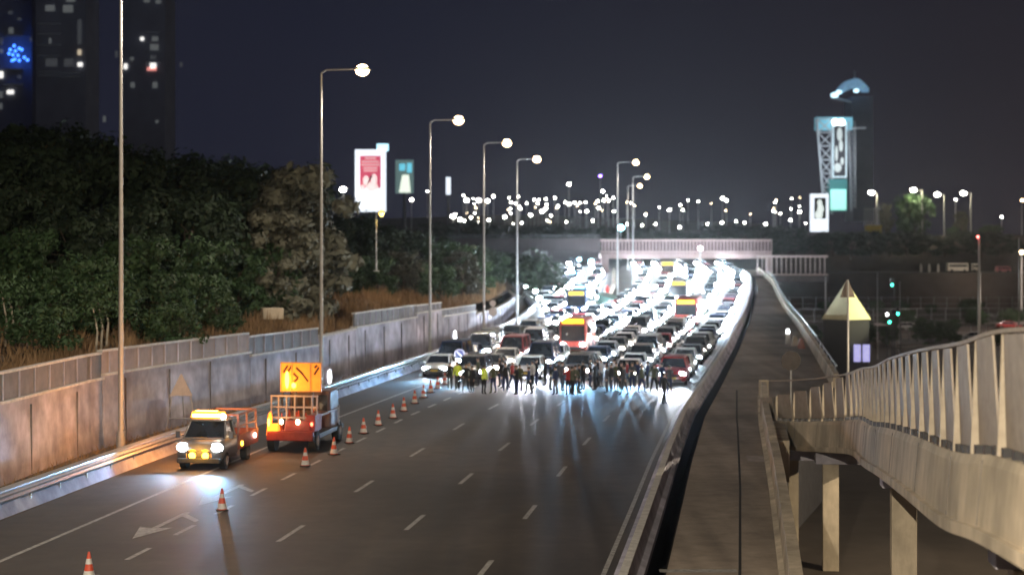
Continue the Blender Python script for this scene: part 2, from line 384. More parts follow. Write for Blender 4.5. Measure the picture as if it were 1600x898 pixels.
for i, (a, b, h0, h1, ph) in enumerate(secs):
    ya = 26 if a < 0 else ypx(a); yb = ypx(b); ys = frange(ya, yb, 4)
    mb = MB(); rings = []
    for y in ys:
        h = h0 + (h1 - h0) * (y - ya) / (yb - ya); x = xw(y)
        rings.append([(x, y, zr(y) - .2), (x - .08, y, zr(y) + h), (x - .4, y, zr(y) + h), (x - .4, y, zr(y) - .2)])
    mb.loft(rings); s = mb.build('wall_section', CONC, t)
    mb = MB(); rings = []
    for y in ys:
        h = h0 + (h1 - h0) * (y - ya) / (yb - ya); x = xw(y); z = zr(y) + h
        rings.append([(x + .05, y, z), (x + .05, y, z + .1), (x - .45, y, z + .1), (x - .45, y, z)])
    mb.loft(rings); mb.build('ledge', mat('pale_coping', (.5, .48, .45)), s)
    if ph:
        mb = MB(); cp = MB(); rp = MB(); rings = []; r2 = []
        for y in ys:
            h = h0 + (h1 - h0) * (y - ya) / (yb - ya); x = xw(y) - .12; z = zr(y) + h + .1
            rings.append([(x, y, z), (x, y, z + ph), (x - .12, y, z + ph), (x - .12, y, z)])
            r2.append([(x + .05, y, z + ph), (x + .05, y, z + ph + .09), (x - .2, y, z + ph + .09), (x - .2, y, z + ph)])
        mb.loft(rings); cp.loft(r2)
        p = mb.build('parapet', PAN2 if i == 1 else PANEL, s); cp.build('coping', mat('pale_coping', (.5, .48, .45)), s)
        y = ya + .8
        while y < yb:
            h = h0 + (h1 - h0) * (y - ya) / (yb - ya); rp.box((xw(y) - .1, y, zr(y) + h + .1 + ph / 2), (.05, .09, ph - .02)); y += 1.7
        rp.build('ribs', CONC, s)
    y = ya + 2.5; jb = MB()
    while y < yb - 1:
        jb.box((xw(y) - .03, y, zr(y) + h0 / 2 - .1), (.06, .06, h0 - .35)); y += 5.5
    jb.build('joint', CONCD, s)

# ------------------------------------------------------------------ street lamps of the highway
def lamp_post(base, h, arm, label, group, power=LAMP_W, lens=LENS_W, col=(1, .87, .72), double=False, kind='SPOT', name='street_lamp', r=.13, lsize=(.80, .62)):
    t = thing(name, label, 'street lamp', base, 0, group); b = Vector(base)
    mb = MB(); mb.loft([[(b.x + r * (1 - .55 * k / 6) * math.cos(a * math.pi / 6), b.y + r * (1 - .55 * k / 6) * math.sin(a * math.pi / 6), b.z + h * k / 6) for a in range(12)] for k in range(7)], cap=False)
    mb.build('pole', POLE, t, smooth=True)
    mb = MB(); mb.tube(b, b + Vector((0, 0, .9)), r * 1.5, r * 1.4, 12); mb.box(b + Vector((0, 0, .03)), (.5, .5, .06)); mb.build('base', POLE, t)
    for s in ((1, -1) if double else (1,)):
        e = b + Vector((arm * s, 0, h + .25))
        mb = MB(); mb.tube(b + Vector((0, 0, h)), b + Vector((.3 * s, 0, h + .2)), r * .45, r * .38, 8); mb.tube(b + Vector((.3 * s, 0, h + .2)), e, r * .38, r * .3, 8); mb.build('arm', POLE, t)
        if s == -1 and not double: continue
        hb = MB(); hb.box(e + Vector((.3 * s, 0, .03)), (lsize[0] + .15, lsize[1] + .12, .16), tx=.8, ty=.7); hd = hb.build('lamp_head', POLE, t, bevel=.02)
        lb = MB(); lb.ball(e + Vector((.3 * s, 0, -.06)), (lsize[0] / 2, lsize[1] / 2, .34), 14, 10); lb.build('lens', lens, hd, smooth=True)
        if power: q_ = e + Vector((.3 * s, 0, -.5)); lightobj('lamp_light', kind, q_, power, col, t, .12, q_ - Vector((0, 0, 5)), 156, .75)
    return t
GL = 'tall street lamps along the left verge'
def lampx(px, Y, top, arm, label, **k):
    x = (px - CX) / F * Y; z = .03 + zr(Y); h = CH + (HY - top) / F * Y - z
    return lamp_post((x, Y, z), h, arm, label, GL, **k)
lampx(189, 74.2, -55, 2.2, 'tallest nearest grey lamp pole at the left, its head above the picture')
lampx(502, 101, 115, 2.1, 'grey lamp pole behind the arrow board truck with a warm glowing head')
lampx(672, 133.5, 192, 1.9, 'grey lamp pole beside the wall with smaller warm head, right of the pink billboard')
lampx(756, 157, 227, 1.8, 'grey lamp pole whose large amber lamp glows strongest of the verge row')
lampx(808, 180, 252, 1.75, 'farthest grey lamp pole of the verge row, above the curve of the guard rail')
lamp_post((-20.5, 42, 0.05), 17, 2.4, 'lamp pole on the left verge nearer the camera than all others', GL)
lamp_post((-7.5, -2.0, 7.6), 8.5, 1.6, 'added unseen lamp pole on the overpass behind the viewpoint, lighting the ramp', None, power=95000, col=(1, .86, .64), kind='POINT')  # unseen lamp added behind the camera to brighten the ramp
mb = MB(); mb.box((0, -2.6, 7.35), (70, 3.6, .5)); mb.box((0, -.75, 7.75), (70, .2, .4)); mb.box((-25, -2.6, 3.5), (1, 1.4, 7.2)); mb.box((24, -2.6, 1.2), (1, 1.4, 11.8))
tag(mb.build('overpass', CONC), 'concrete footbridge deck behind the viewpoint', 'bridge')
lamp_post((30, 62, LOW), 13, -1.5, 'added unseen lamp pole lighting the lower ground right of the ramp', None, power=22000, col=(1, .82, .56), kind='POINT')  # added out of view to brighten the ground under the ramp
lamp_post((56, 158, LOW), 14, -1.5, 'added unseen lamp pole lighting the lower road, the nearer one', None, power=16000, col=(1, .82, .66), kind='POINT')  # added out of view to lift the dark lower ground
lamp_post((98, 290, LOW), 14, -1.5, 'added unseen lamp pole lighting the lower road, the farther one', None, power=26000, col=(1, .82, .70), kind='POINT')  # second added lamp out of view, for the farther lower ground
GM = 'twin lamps on the median'
def lampm(px, Y, top, label, arm=2.2, **k):
    x = (px - CX) / F * Y; z = zr(Y); h = CH + (HY - top) / F * Y - z
    return lamp_post((x, Y, z), h, arm, label, GM, power=LAMP_W * 1.5, **k)
lampm(965, 236, 256, 'tall median lamp pole with one bright lamp in front of the footbridge')
lampm(989, 285, 278, 'tall median lamp pole with paired warm lamps high above the footbridge', arm=2.0)
lampm(981, 330, 292, 'shorter median lamp pole just left of the paired warm lamps', arm=2.0)

# ------------------------------------------------------------------ ramp bridge on the right
RP = [(12.9, 88.6, -.12), (13.7, 85, .2), (14.3, 81, .6), (14.5, 75, 1.25), (13.7, 67.5, 2.05), (12.4, 59, 2.72), (11.0, 50, 3.6), (9.5, 40, 4.46), (8.35, 32, 5.08), (7.9, 27.7, 5.53), (7.5, 22, 5.85), (7.2, 15, 6.2)]
def smoothpath(p, n=5):
    out = []
    for i in range(len(p) - 1):
        p0, p1, p2, p3 = [Vector(p[max(0, min(len(p) - 1, j))]) for j in (i - 1, i, i + 1, i + 2)]
        for k in range(n):
            s = k / n; out.append(.5 * ((2 * p1) + (p2 - p0) * s + (2 * p0 - 5 * p1 + 4 * p2 - p3) * s * s + (3 * p1 - p0 - 3 * p2 + p3) * s ** 3))
    return out + [Vector(p[-1])]
rp = smoothpath(RP, 6)
# the path runs towards the camera, so "right" of travel is -X; negative offset = towards +X
t = thing('ramp_bridge', 'curving concrete ramp bridge on square columns rising towards the camera at the right', 'ramp', (14, 60, LOW))
mb = MB(); mb.sweep(rp, [(.16, .06), (.22, -.1), (.30, -1.0), (.30, -1.12), (.12, -1.12), (-.15, -.9), (-.15, .06)]); mb.build('outer_parapet', CONCW, t, smooth=False)
mb = MB(); mb.sweep(rp, [(.42, -1.12), (.42, -1.34), (-.1, -1.4), (-.1, -1.12)]); mb.build('edge_beam', CONCW, t)
mb = MB(); mb.sweep(rp, [(-.15, -.35), (-.15, -.9), (-.3, -1.25), (-3.0, -1.25), (-3.2, -.35)]); mb.build('deck_slab', CONCD, t)
mb = MB(); mb.sweep(rp, [(-3.05, -.35), (-3.05, .3), (-3.25, .3), (-3.25, -.9)]); mb.build('inner_parapet', CONCW, t)
mb = MB(); mb.sweep(rp[14:], [(-1.5, -1.25), (-1.4, -1.85), (-2.1, -1.85), (-2.1, -1.25)]); mb.build('girder', CONC, t)
def onramp(Y):
    for a, b in zip(rp, rp[1:]):
        if b.y <= Y <= a.y: s = (Y - b.y) / (a.y - b.y); p = b + (a - b) * s; d = (b - a); return p, math.atan2(d.x, -d.y)
    return rp[-1], 0
for Y, wd, ins in ((87, .5, .9), (80.5, .74, .5), (56, .80, .75), (30, .8, .95)):
    p, an = onramp(Y); x = p.x + ins
    mb = MB(); top = p.z - 1.9; mb.box((x, Y, (LOW + top) / 2), (wd, wd, top - LOW), rz=-.15); c = mb.build('column', CONCW, t, bevel=.03)
    mb = MB(); mb.box((x + .75, Y, top + .3), (2.9, .8, .6), rz=-.1, mi=0); mb.build('cap_beam', CONC, t, bevel=.02)
mb = MB(); mb.box((12.55, 82.4, -.85), (1.1, 8.6, 1.9), rz=-.13); mb.build('abutment', CONCW, t, bevel=.03)
for i in range(8, len(rp) - 2, 5):
    jb = MB()
    p = rp[i]; d = (rp[i + 1] - rp[i - 1]).normalized(); r = Vector((d.y, -d.x, 0)).normalized()
    a = p + r * .215; b = p + r * .305
    jb.tube(a + Vector((0, 0, -.02)), b + Vector((0, 0, -1.11)), .013, n=4)
    jb.build('panel_joint', CONCD, t)
# fin fence on the ramp
FIN = mat('fence_fin', (.30, .255, .215), .7, .2, 3, .1)
t = thing('fin_fence', 'tall brown fence of tapered upright fins standing on the ramp parapet', 'fence', (13, 60, 3))
dist = 0; last = rp[0]; nxt = .5
total = [(0, rp[0])]
for a, b in zip(rp, rp[1:]): total.append((total[-1][0] + (b - a).length, b))
def along(s):
    for (s0, a), (s1, b) in zip(total, total[1:]):
        if s0 <= s <= s1: return a + (b - a) * ((s - s0) / (s1 - s0)), (b - a).normalized()
    return rp[-1], (rp[-1] - rp[-2]).normalized()
S = total[-1][0]; s = .6; nfin = 0; br = MB()
while s < S - 1 and nfin < 100:
    p, d = along(s); d2 = Vector((d.x, d.y, 0)).normalized(); r = Vector((d2.y, -d2.x, 0)); sl = d.z / max(.2, Vector((d.x, d.y)).length)
    hgt = min(2.0, 1.2 + s * .06); an = .03; ax = (d2 * math.cos(an) + r * math.sin(an)); nrm = ax.cross(Vector((0, 0, 1)))
    mb = MB(); P = []
    for z, hw, o in ((.2, 1.06, .02), (hgt, .86, .10)):
        for sx, sy in ((-1, -1), (1, -1), (1, 1), (-1, 1)):
            P.append(p + ax * hw * sx + nrm * .018 * sy + Vector((0, 0, z + sl * hw * sx)) + r * o)
    mb.hexa(P)
    for k in range(-5, 6):
        a_ = p + ax * .18 * k + nrm * -.03 + Vector((0, 0, .25 + sl * .18 * k)) + r * .02; mb.tube(a_, a_ + Vector((0, 0, hgt - .3)) + r * .08 - ax * .035 * k, .012, n=4)
    fin_ = mb.build('fence_panel', FIN, t)
    q0 = p + d2 * 1.2 + Vector((0, 0, sl * 1.2)); mb = MB(); mb.hexa([q0 + d2 * a_ + r * b_ + Vector((0, 0, z_)) for z_, e_ in ((.05, .13), (hgt + .06, .05)) for a_, b_ in ((-.04, -.04), (-.04, e_), (.04, e_), (.04, -.04))])
    mb.build('post', mat('fence_post', (.34, .29, .23), .6, .2, 3), t)
    for k in (-.8, 0, .8):
        br = MB(); c_ = p + d2 * k + Vector((0, 0, sl * k + .12)); br.box(c_ + r * .04, (.16, .16, .17)); br.build('bracket', DARKM, fin_)
    s += 2.4; nfin += 1
mb = MB(); mb.sweep(rp[2:], [(-.05, 2.03), (-.05, 2.1), (.08, 2.1), (.08, 2.03)]); mb.build('top_rail', FIN, t)
mb = MB(); mb.sweep(rp[2:], [(-.1, .28), (-.1, .34), (-.16, .34), (-.16, .28)]); mb.build('lower_rail', DARKM, t)

# ------------------------------------------------------------------ cars
def car_mats(col):
    return
CARCOL = {'white': (.62, .62, .60), 'silver': (.36, .37, .38), 'grey': (.13, .135, .14), 'black': (.018, .018, .02), 'dark blue': (.02, .035, .10), 'red': (.30, .02, .02), 'beige': (.36, .31, .25)}
CM = {k: mat('car_paint_' + k.replace(' ', '_'), v, .28, .06, 2, spec=.6) for k, v in CARCOL.items()}
TAIL = mat('tail_lens', (.35, .01, .01), .3, .1, 5)
PLATE = mat('plate_yellow', (.75, .55, .08), .5, .05, 5)
CHROME = mat('chrome', (.6, .6, .6), .2, .1, 5, metal=.9)
def car(kind, colour, bright=HEAD):
    S_ = {'sedan': (4.5, .88, 1.42, .93), 'hatchback': (4.0, .85, 1.48, .95), 'suv': (4.6, .93, 1.70, 1.10), 'van': (5.0, .97, 2.05, 1.15)}[kind]
    L, hw, H, belt = S_; f, b = -L / 2, L / 2; pm = CM[colour]
    t = thing('car', 'car', 'car')
    st = [(f, .74, .38, belt * .62), (f + .1, .88, .28, belt * .72), (f + .4, .97, .22, belt * .80), (f + 1.05, 1, .2, belt * .97), (f + 1.3, 1, .2, belt), (0, 1, .2, belt), (b - .8, 1, .2, belt * 1.02), (b - .25, .95, .26, belt * 1.0), (b, .82, .4, belt * .82)]
    mb = MB(); rings = []
    for y, k, zb, zt in st:
        w_ = hw * k
        rings.append([(-w_ * .86, y, zb), (-w_, y, zb + .14), (-w_ * 1.0, y, zt - .2), (-w_ * .93, y, zt - .05), (-w_ * .6, y, zt), (0, y, zt + .03), (w_ * .6, y, zt), (w_ * .93, y, zt - .05), (w_, y, zt - .2), (w_, y, zb + .14), (w_ * .86, y, zb)])
    mb.loft(rings); body = mb.build('body', pm, t, smooth=True)
    if kind == 'sedan': g = (f + 1.15, f + 1.95, b - 1.45, b - .7)
    elif kind == 'hatchback': g = (f + .95, f + 1.7, b - .75, b - .2)
    elif kind == 'suv': g = (f + 1.15, f + 1.8, b - .6, b - .15)
    else: g = (f + .75, f + 1.45, b - .15, b - .05)
    y0, y1, y2, y3 = g; wb, wt = hw * .92, hw * .74; zb = belt - .03; zt = H - .04
    mb = MB(); mb.hexa([(-wb, y0, zb), (wb, y0, zb), (wb, y3, zb), (-wb, y3, zb), (-wt, y1, zt), (wt, y1, zt), (wt, y2, zt), (-wt, y2, zt)]); mb.build('windows', GLASS, t, bevel=.03)
    mb = MB(); mb.box((0, (y1 + y2) / 2, H - .03), (wt * 2 + .03, y2 - y1 + .05, .07), tx=.93, ty=.96)
    for s in (-1, 1):
        mb.tube((s * wb, y0 + .02, zb), (s * wt, y1, zt), .035, n=6); mb.tube((s * wb, y3, zb), (s * wt, y2, zt), .05, n=6)
        ym = (y1 + y2) / 2 - .1; mb.tube((s * (wb + .005), ym, zb), (s * (wt + .01), ym, zt), .035, n=6)
    mb.build('roof', pm, t)
    for s in (-1, 1):
        mb = MB(); mb.ball((s * hw * .68, f + .14, belt * .66), (.23, .10, .13), 12, 6); mb.build('headlight', bright, t, smooth=True)
        mb = MB(); mb.box((s * hw * .80, b - .06, belt * .82), (.22, .1, .16)); mb.build('tail_light', TAIL, t, bevel=.02)
        mb = MB(); mb.box((s * (hw + .09), y0 + .35, belt + .04), (.18, .12, .14)); mb.build('wing_mirror', pm, t, bevel=.02)
        for yy in (f + .85, b - .85):
            mb = MB(); mb.tube((s * (hw - .2), yy, .32), (s * (hw + .01), yy, .32), .32, n=16); w_ = mb.build('wheel', BLACK, t)
            mb = MB(); mb.tube((s * (hw + .0), yy, .32), (s * (hw + .02), yy, .32), .19, n=12); mb.build('rim', CHROME, w_)
    mb = MB(); mb.box((0, f + .03, belt * .58), (hw * .95, .1, .14)); mb.build('grille', DARKM, t, bevel=.02)
    mb = MB(); mb.box((0, f - .0, .34), (hw * 1.3, .12, .13)); mb.build('lower_bumper', DARKM, t, bevel=.02)
    mb = MB(); mb.box((0, f - .045, .48), (.5, .03, .11)); mb.build('number_plate', PLATE, t)
    return t
def simple_car(kind, colour):   # a distant car, one mesh
    L, hw, H, belt = {'sedan': (4.5, .88, 1.42, .93), 'hatchback': (4.0, .85, 1.48, .95), 'suv': (4.6, .93, 1.70, 1.10), 'van': (5.0, .97, 2.05, 1.15)}[kind]; f, b = -L / 2, L / 2
    mb = MB(); rings = []
    for y, k, zb, zt in ((f, .8, .35, belt * .65), (f + .4, .97, .22, belt * .8), (f + 1.2, 1, .2, belt), (b - .6, 1, .2, belt), (b, .85, .4, belt * .85)):
        w_ = hw * k; rings.append([(-w_, y, zb), (-w_, y, zt - .1), (-w_ * .7, y, zt), (w_ * .7, y, zt), (w_, y, zt - .1), (w_, y, zb)])
    mb.loft(rings, 0)
    wb, wt = hw * .92, hw * .74; y0, y1, y2, y3 = f + 1.0, f + 1.7, b - .9, b - .3
    mb.hexa([(-wb, y0, belt - .03), (wb, y0, belt - .03), (wb, y3, belt - .03), (-wb, y3, belt - .03), (-wt, y1, H - .05), (wt, y1, H - .05), (wt, y2, H - .05), (-wt, y2, H - .05)], 1)
    mb.box((0, (y1 + y2) / 2, H - .02), (wt * 2 + .03, y2 - y1, .06), mi=0)
    for s in (-1, 1):
        mb.ball((s * hw * .7, f + .08, belt * .66), (.31, .12, .21), 8, 6, 2)
        for yy in (f + .85, b - .85): mb.tube((s * (hw - .2), yy, .32), (s * (hw + .01), yy, .32), .32, n=10, mi=3)
    o = mb.build('car', [CM[colour], GLASS, HEADFAR, BLACK]); tag(o, 'car', 'car'); return o
protos = {}; far = {}
def heading(x_fn, y): return -math.atan((x_fn(y + 2) - x_fn(y - 2)) / 4)
def laneX(i):
    return lambda q: xr(q) - 1.75 - 3.25 * i - max(0, q - 110) * .004 * i
kinds = ['sedan', 'hatchback', 'suv', 'van', 'sedan', 'suv', 'hatchback', 'sedan']
cols = ['white', 'silver', 'grey', 'black', 'black', 'dark blue', 'red', 'grey', 'white', 'grey', 'dark blue', 'black']
BUSES = []   # (lane, Y)
nlane = 8; GC = 'cars held up with their headlights on'
median_x = lambda q: lin([(226, 11.0), (240, 12.9), (280, 16.5), (330, 19.5), (400, 24)], q)
bus_at = {(1, 191): 0, (2, 245): 1, (3, 300): 2, (5, 216): 3, (3, 143): 4}
lane_names = ['lane beside the right barrier', 'second lane from the right barrier', 'third lane from the right barrier', 'fourth lane from the right barrier', 'fifth lane from the right barrier', 'sixth lane from the right barrier', 'seventh lane from the right barrier', 'lane along the left guard rail']
SP = []
for i in range(nlane):
    X = laneX(i); y = (111.5, 113.5, 114.5, 115.5, 113, 118, 139, 168)[i]; k = 0
    buses = [(by, n) for (bl, by), n in bus_at.items() if bl == i]
    while y < 352:
        nb = [b for b in buses if b[0] - 9.5 < y < b[0] + 11]
        if nb: y = nb[0][0] + 11.2; continue
        x = X(y) + R.uniform(-.15, .15)
        ok = x - 1.2 > xl(y) + .6 and not (y > 224 and abs(x - median_x(y)) < 1.7)
        kd = R.choice(kinds); cl = R.choice(cols)
        if k == 0: kd, cl = [('suv', 'red'), ('sedan', 'silver'), ('suv', 'grey'), ('hatchback', 'white'), ('suv', 'black'), ('sedan', 'white'), ('sedan', 'grey'), ('suv', 'white')][i]
        if ok:
            lab = f'{cl} {kd if kd != "suv" else "tall estate"}, {nth(k)} from the front in the {lane_names[i]}'
            rz = heading(X, y) + R.uniform(-.03, .03)
            if y < 172:
                br = HEAD if R.random() < .5 else R.choice([HEADW, HEADDIM, HEADW2]); key = (kd, cl, br.name)
                if key not in protos: protos[key] = car(kd, cl, br); o = protos[key]; o.location = (x, y, zr(y)); o.rotation_euler.z = rz; o['label'] = lab; o['group'] = GC
                else: o = dup(protos[key], (x, y, zr(y)), rz, lab, GC)
            else:
                key = (kd, cl)
                if key not in far: far[key] = o = simple_car(kd, cl)
                else: o = far[key].copy(); COL.objects.link(o)
                o.location = (x, y, zr(y)); o.rotation_euler.z = rz; o['label'] = lab; o['group'] = GC; o['category'] = 'car'
            if k == 0 or (k == 1 and i % 2): SP.append((x, y, zr(y), rz, kd, i, o))
            k += 1
        y += R.uniform(5.5, 6.9) if y < 230 else R.uniform(6.6, 8.6)
# low beams of the first cars: real lamps in their headlights
for x, y, z, rz, kd, i, o in SP:
    L = {'sedan': 4.5, 'hatchback': 4.0, 'suv': 4.6, 'van': 5.0}[kd]
    for s in (-1, 1):
        l = lightobj('headlight_beam', 'SPOT', (s * .55, -L / 2 - .2, .66), 4200 if y < 130 else 600, (.28, .62, 1) if i % 3 else (.85, .90, 1), None, .05, (s * .9 - (3.5 if i > 3 else 0), -L / 2 - 19, .0), 38, .95)
        l.parent = o
# left-branch queue beyond the median
for n_, (px, Y, kd, cl) in enumerate([(858, 232, 'suv', 'white'), (842, 262, 'sedan', 'silver'), (862, 275, 'sedan', 'white'), (905, 262, 'suv', 'grey'), (925, 243, 'van', 'white'), (826, 296, 'sedan', 'grey'), (850, 300, 'sedan', 'white'), (880, 305, 'suv', 'dark blue')]):
    x = (px - 800) / F * Y
    if (kd, cl) not in far: far[(kd, cl)] = o = simple_car(kd, cl)
    else: o = far[(kd, cl)].copy(); COL.objects.link(o)
    o.location = (x, Y, zr(Y)); o.rotation_euler.z = .05; tag(o, f'{cl} {"tall estate" if kd == "suv" else kd} in the left branch beyond the median, {nth(n_)} counted from its nearest', 'car', GC)
# ------------------------------------------------------------------ buses
DISP = mat('amber_display', (1, .7, .05), emit=2.2, ecol=(1, .62, .03))
def bus(x, y, rz, colour, label, L=11.5, W=2.5, H=3.1):
    t = thing('bus', label, 'bus', (x, y, zr(y)), rz, 'buses standing among the cars'); z0 = 0
    T = Matrix.Translation(Vector(t.location)) ;
    def bd(mb, nm, m, par=t, **k):
        me = mb.build(nm, m, None, **k); me.parent = par; return me
    f = -L / 2; m = mat('bus_paint_' + colour[0], colour[1], .4, .08, 1)
    mb = MB(); mb.box((0, 0, .35 + (H - .35) / 2), (W, L, H - .35), tx=.96, ty=.99); bd(mb, 'body', m, bevel=.12)
    mb = MB(); mb.box((0, f - .01, 1.75), (W * .9, .06, 1.3), tx=.96); bd(mb, 'windscreen', GLASS, bevel=.02)
    for s in (-1, 1):
        mb = MB(); mb.box((s * (W / 2 - .01), .3, 2.0), (.06, L - 1.4, .95), ty=1); bd(mb, 'side_windows', GLASS)
        for yy in (f + 2, L / 2 - 2.4): mb = MB(); mb.tube((s * (W / 2 - .3), yy, .48), (s * (W / 2 + .02), yy, .48), .48, n=16); bd(mb, 'wheel', BLACK)
        mb = MB(); mb.ball((s * W * .36, f - .02, .85), (.2, .1, .13), 10, 6); bd(mb, 'headlight', HEAD, smooth=True)
        mb = MB(); mb.tube((s * W * .48, f, 2.5), (s * (W * .5 + .25), f - .35, 2.4), .03); mb.box((s * (W * .5 + .25), f - .35, 2.1), (.18, .12, .4)); bd(mb, 'wing_mirror', DARKM)
    mb = MB(); mb.box((0, f - .04, 2.72), (1.75, .08, .36)); bd(mb, 'destination_display', DISP)
    mb = MB(); mb.box((0, f - .04, .55), (W * .9, .1, .25)); bd(mb, 'bumper', DARKM, bevel=.03)
    return t
for (i, y), n in bus_at.items():
    cl, lab, kw = [(('red', (.32, .04, .035)), 'dark red bus with amber display in the second lane from the right barrier', {}), (('grey', (.2, .2, .22)), 'grey bus with amber display farther back, two lanes in from the right barrier', {}),
               (('cream', (.4, .37, .32)), 'cream bus with amber display just before the footbridge', {}), (('blue', (.05, .09, .2)), 'dark blue bus with amber display left of the median', {}), (('scarlet', (.5, .07, .05)), 'short red and beige minibus with grey windscreen near the front of the queue', dict(L=7.5, W=2.2, H=2.8))][n]
    X = laneX(i); bus(X(y), y, heading(X, y), cl, lab, **kw)

# ------------------------------------------------------------------ police vehicles with blue beacons on the left branch
def beaconed(px, Y, label):
    k = ('suv', 'white')
    x = (px - 800) / F * Y; base = car('suv', 'dark blue'); base.location = (x, Y, zr(Y)); base.rotation_euler.z = .1
    base['label'] = label; base['category'] = 'police car'; base['group'] = 'police cars with blue beacons'; base.name = 'police_car'
    for s in (-1, 1):
        mb = MB(); mb.box((s * .35, 0, 1.80), (.5, .25, .14)); o = mb.build('beacon', BLUEL, None); o.parent = base
    return base
beaconed(812, 285, 'leftmost dark police car with blue beacons above the bend of the left guard rail')
beaconed(826, 270, 'second dark police car with blue beacons, partly behind the guard rail bend')
beaconed(893, 288, 'dark police car with blue beacons just left of the median bridge pillar')
beaconed(905, 250, 'nearest dark police car with blue beacons between the dark blue bus and the median')

# ------------------------------------------------------------------ people
SKIN = mat('skin', (.42, .26, .18), .6, .1, 10); HAIR = mat('hair', (.02, .015, .012), .6, .2, 20)
CL = {'black': (.015, .015, .017), 'dark grey': (.06, .06, .065), 'white': (.55, .55, .54), 'dark blue': (.02, .03, .08), 'red': (.3, .03, .03), 'grey': (.2, .2, .2), 'olive': (.07, .08, .04), 'yellow hi-vis': (.65, .8, .08)}
CLM = {k: mat('cloth_' + k.replace(' ', '_').replace('-', '_'), v, .85, .15, 6) for k, v in CL.items()}
def person_mesh(pose, seed):
    """continuous body grown from a jointed skeleton; returns mesh + head centre"""
    q = random.Random(seed); z = lambda v: v * 1.74
    P = {'pel': (0, 0, .53), 'wst': (0, 0, .60), 'chs': (0, .01, .74), 'nk0': (0, .01, .83), 'nk1': (0, 0, .865), 'hd0': (0, -.008, .90), 'hd1': (0, -.01, .955), 'hd2': (0, 0, .99)}
    Rr = {'pel': (.095, .075), 'wst': (.085, .062), 'chs': (.105, .068), 'nk0': (.05, .045), 'nk1': (.032, .034), 'hd0': (.036, .042), 'hd1': (.045, .055), 'hd2': (.028, .034)}
    E = [('pel', 'wst'), ('wst', 'chs'), ('chs', 'nk0'), ('nk0', 'nk1'), ('nk1', 'hd0'), ('hd0', 'hd1'), ('hd1', 'hd2')]
    for s, n in ((-1, 'L'), (1, 'R')):
        hip = (.055 * s, 0, .49)
        if pose == 'walking': kn, an = ((.055 * s, -.07 * s, .275), (.055 * s, .02 - .11 * s, .04))
        elif pose == 'wide': kn, an = ((.09 * s, -.01, .275), (.12 * s, .01, .04))
        else: kn, an = ((.058 * s, -.012, .275), (.06 * s, .01, .04))
        toe = (an[0] * 1.1, an[1] - .085, .018)
        sh = (.105 * s, .01, .805)
        if pose == 'phone' and s == 1: el, wr, ha = (.135, -.06, .70), (.09, -.14, .80), (.085, -.16, .845)
        elif pose == 'arms_up': el, wr, ha = (.17 * s, -.02, .87), (.15 * s, -.05, 1.0), (.145 * s, -.06, 1.05)
        elif pose == 'walking': el, wr, ha = (.135 * s, .03 * s, .66), (.13 * s, .10 * s - .03, .53), (.13 * s, .12 * s - .04, .48)
        elif pose == 'folded': el, wr, ha = (.15 * s, -.02, .67), (.03 * s, -.10, .695), (-.03 * s, -.11, .70)
        elif pose == 'wide': el, wr, ha = (.19 * s, .01, .67), (.13 * s, -.03, .555), (.12 * s, -.04, .53)
        else: el, wr, ha = (.14 * s, .01, .655), (.145 * s, -.03, .52), (.143 * s, -.045, .47)
        for k_, p, r in (('hip', hip, (.058, .058)), ('kn', kn, (.036, .038)), ('cf', tuple((a * .6 + b * .4) + (0, .008, 0)[i] for i, (a, b) in enumerate(zip(kn, an))), (.034, .034)), ('an', an, (.022, .026)), ('toe', toe, (.022, .016)),
                        ('sh', sh, (.036, .036)), ('el', el, (.026, .026)), ('wr', wr, (.016, .018)), ('ha', ha, (.022, .014))):
            P[k_ + n] = p; Rr[k_ + n] = r
        E += [('pel', 'hip' + n), ('hip' + n, 'kn' + n), ('kn' + n, 'cf' + n), ('cf' + n, 'an' + n), ('an' + n, 'toe' + n), ('nk0', 'sh' + n), ('sh' + n, 'el' + n), ('el' + n, 'wr' + n), ('wr' + n, 'ha' + n)]
    names = list(P); me = bpy.data.meshes.new('skeleton'); me.from_pydata([tuple(z(c) for c in P[k]) for k in names], [(names.index(a), names.index(b)) for a, b in E], [])
    o = bpy.data.objects.new('person', me); COL.objects.link(o)
    mo = o.modifiers.new('skin', 'SKIN'); mo.use_smooth_shade = True
    for i, k in enumerate(names):
        sv = me.skin_vertices[0].data[i]; sv.radius = (z(Rr[k][0]), z(Rr[k][1])); sv.use_root = (k == 'pel')
    su = o.modifiers.new('sub', 'SUBSURF'); su.levels = 1; su.render_levels = 1
    dg = bpy.context.evaluated_depsgraph_get(); dg.update()
    m2 = bpy.data.meshes.new_from_object(o.evaluated_get(dg)); bpy.data.objects.remove(o)
    # fingers, thumb and nose belong to the same body mesh
    hb = MB()
    for s, n in ((-1, 'L'), (1, 'R')):
        h = Vector(P['ha' + n]) * 1.74; w_ = Vector(P['wr' + n]) * 1.74; d = (h - w_).normalized(); sd = d.cross(Vector((s, 0, 0))).normalized() if abs(d.x) < .9 else Vector((0, 0, 1))
        for j in range(4):
            a = h + sd * (-.027 + .018 * j); l_ = (.062, .078, .072, .055)[j]; m_ = a + d * l_ * .55; e = m_ + (d + Vector((-s * .35, -.15, 0))).normalized() * l_ * .5
            hb.tube(a - d * .01, m_, .0095, .0085, 6); hb.tube(m_, e, .0085, .006, 6)
        a = w_ + d * .03 - sd * .025; hb.tube(a, a + (d * .7 - sd * .8).normalized() * .055, .0105, .007, 6)
    hb.tube((0, -.085, 1.62), (0, -.112, 1.60), .012, .010, 6)
    for s in (-1, 1): hb.ball((s * .082, .0, 1.62), (.012, .02, .03), 6, 4)
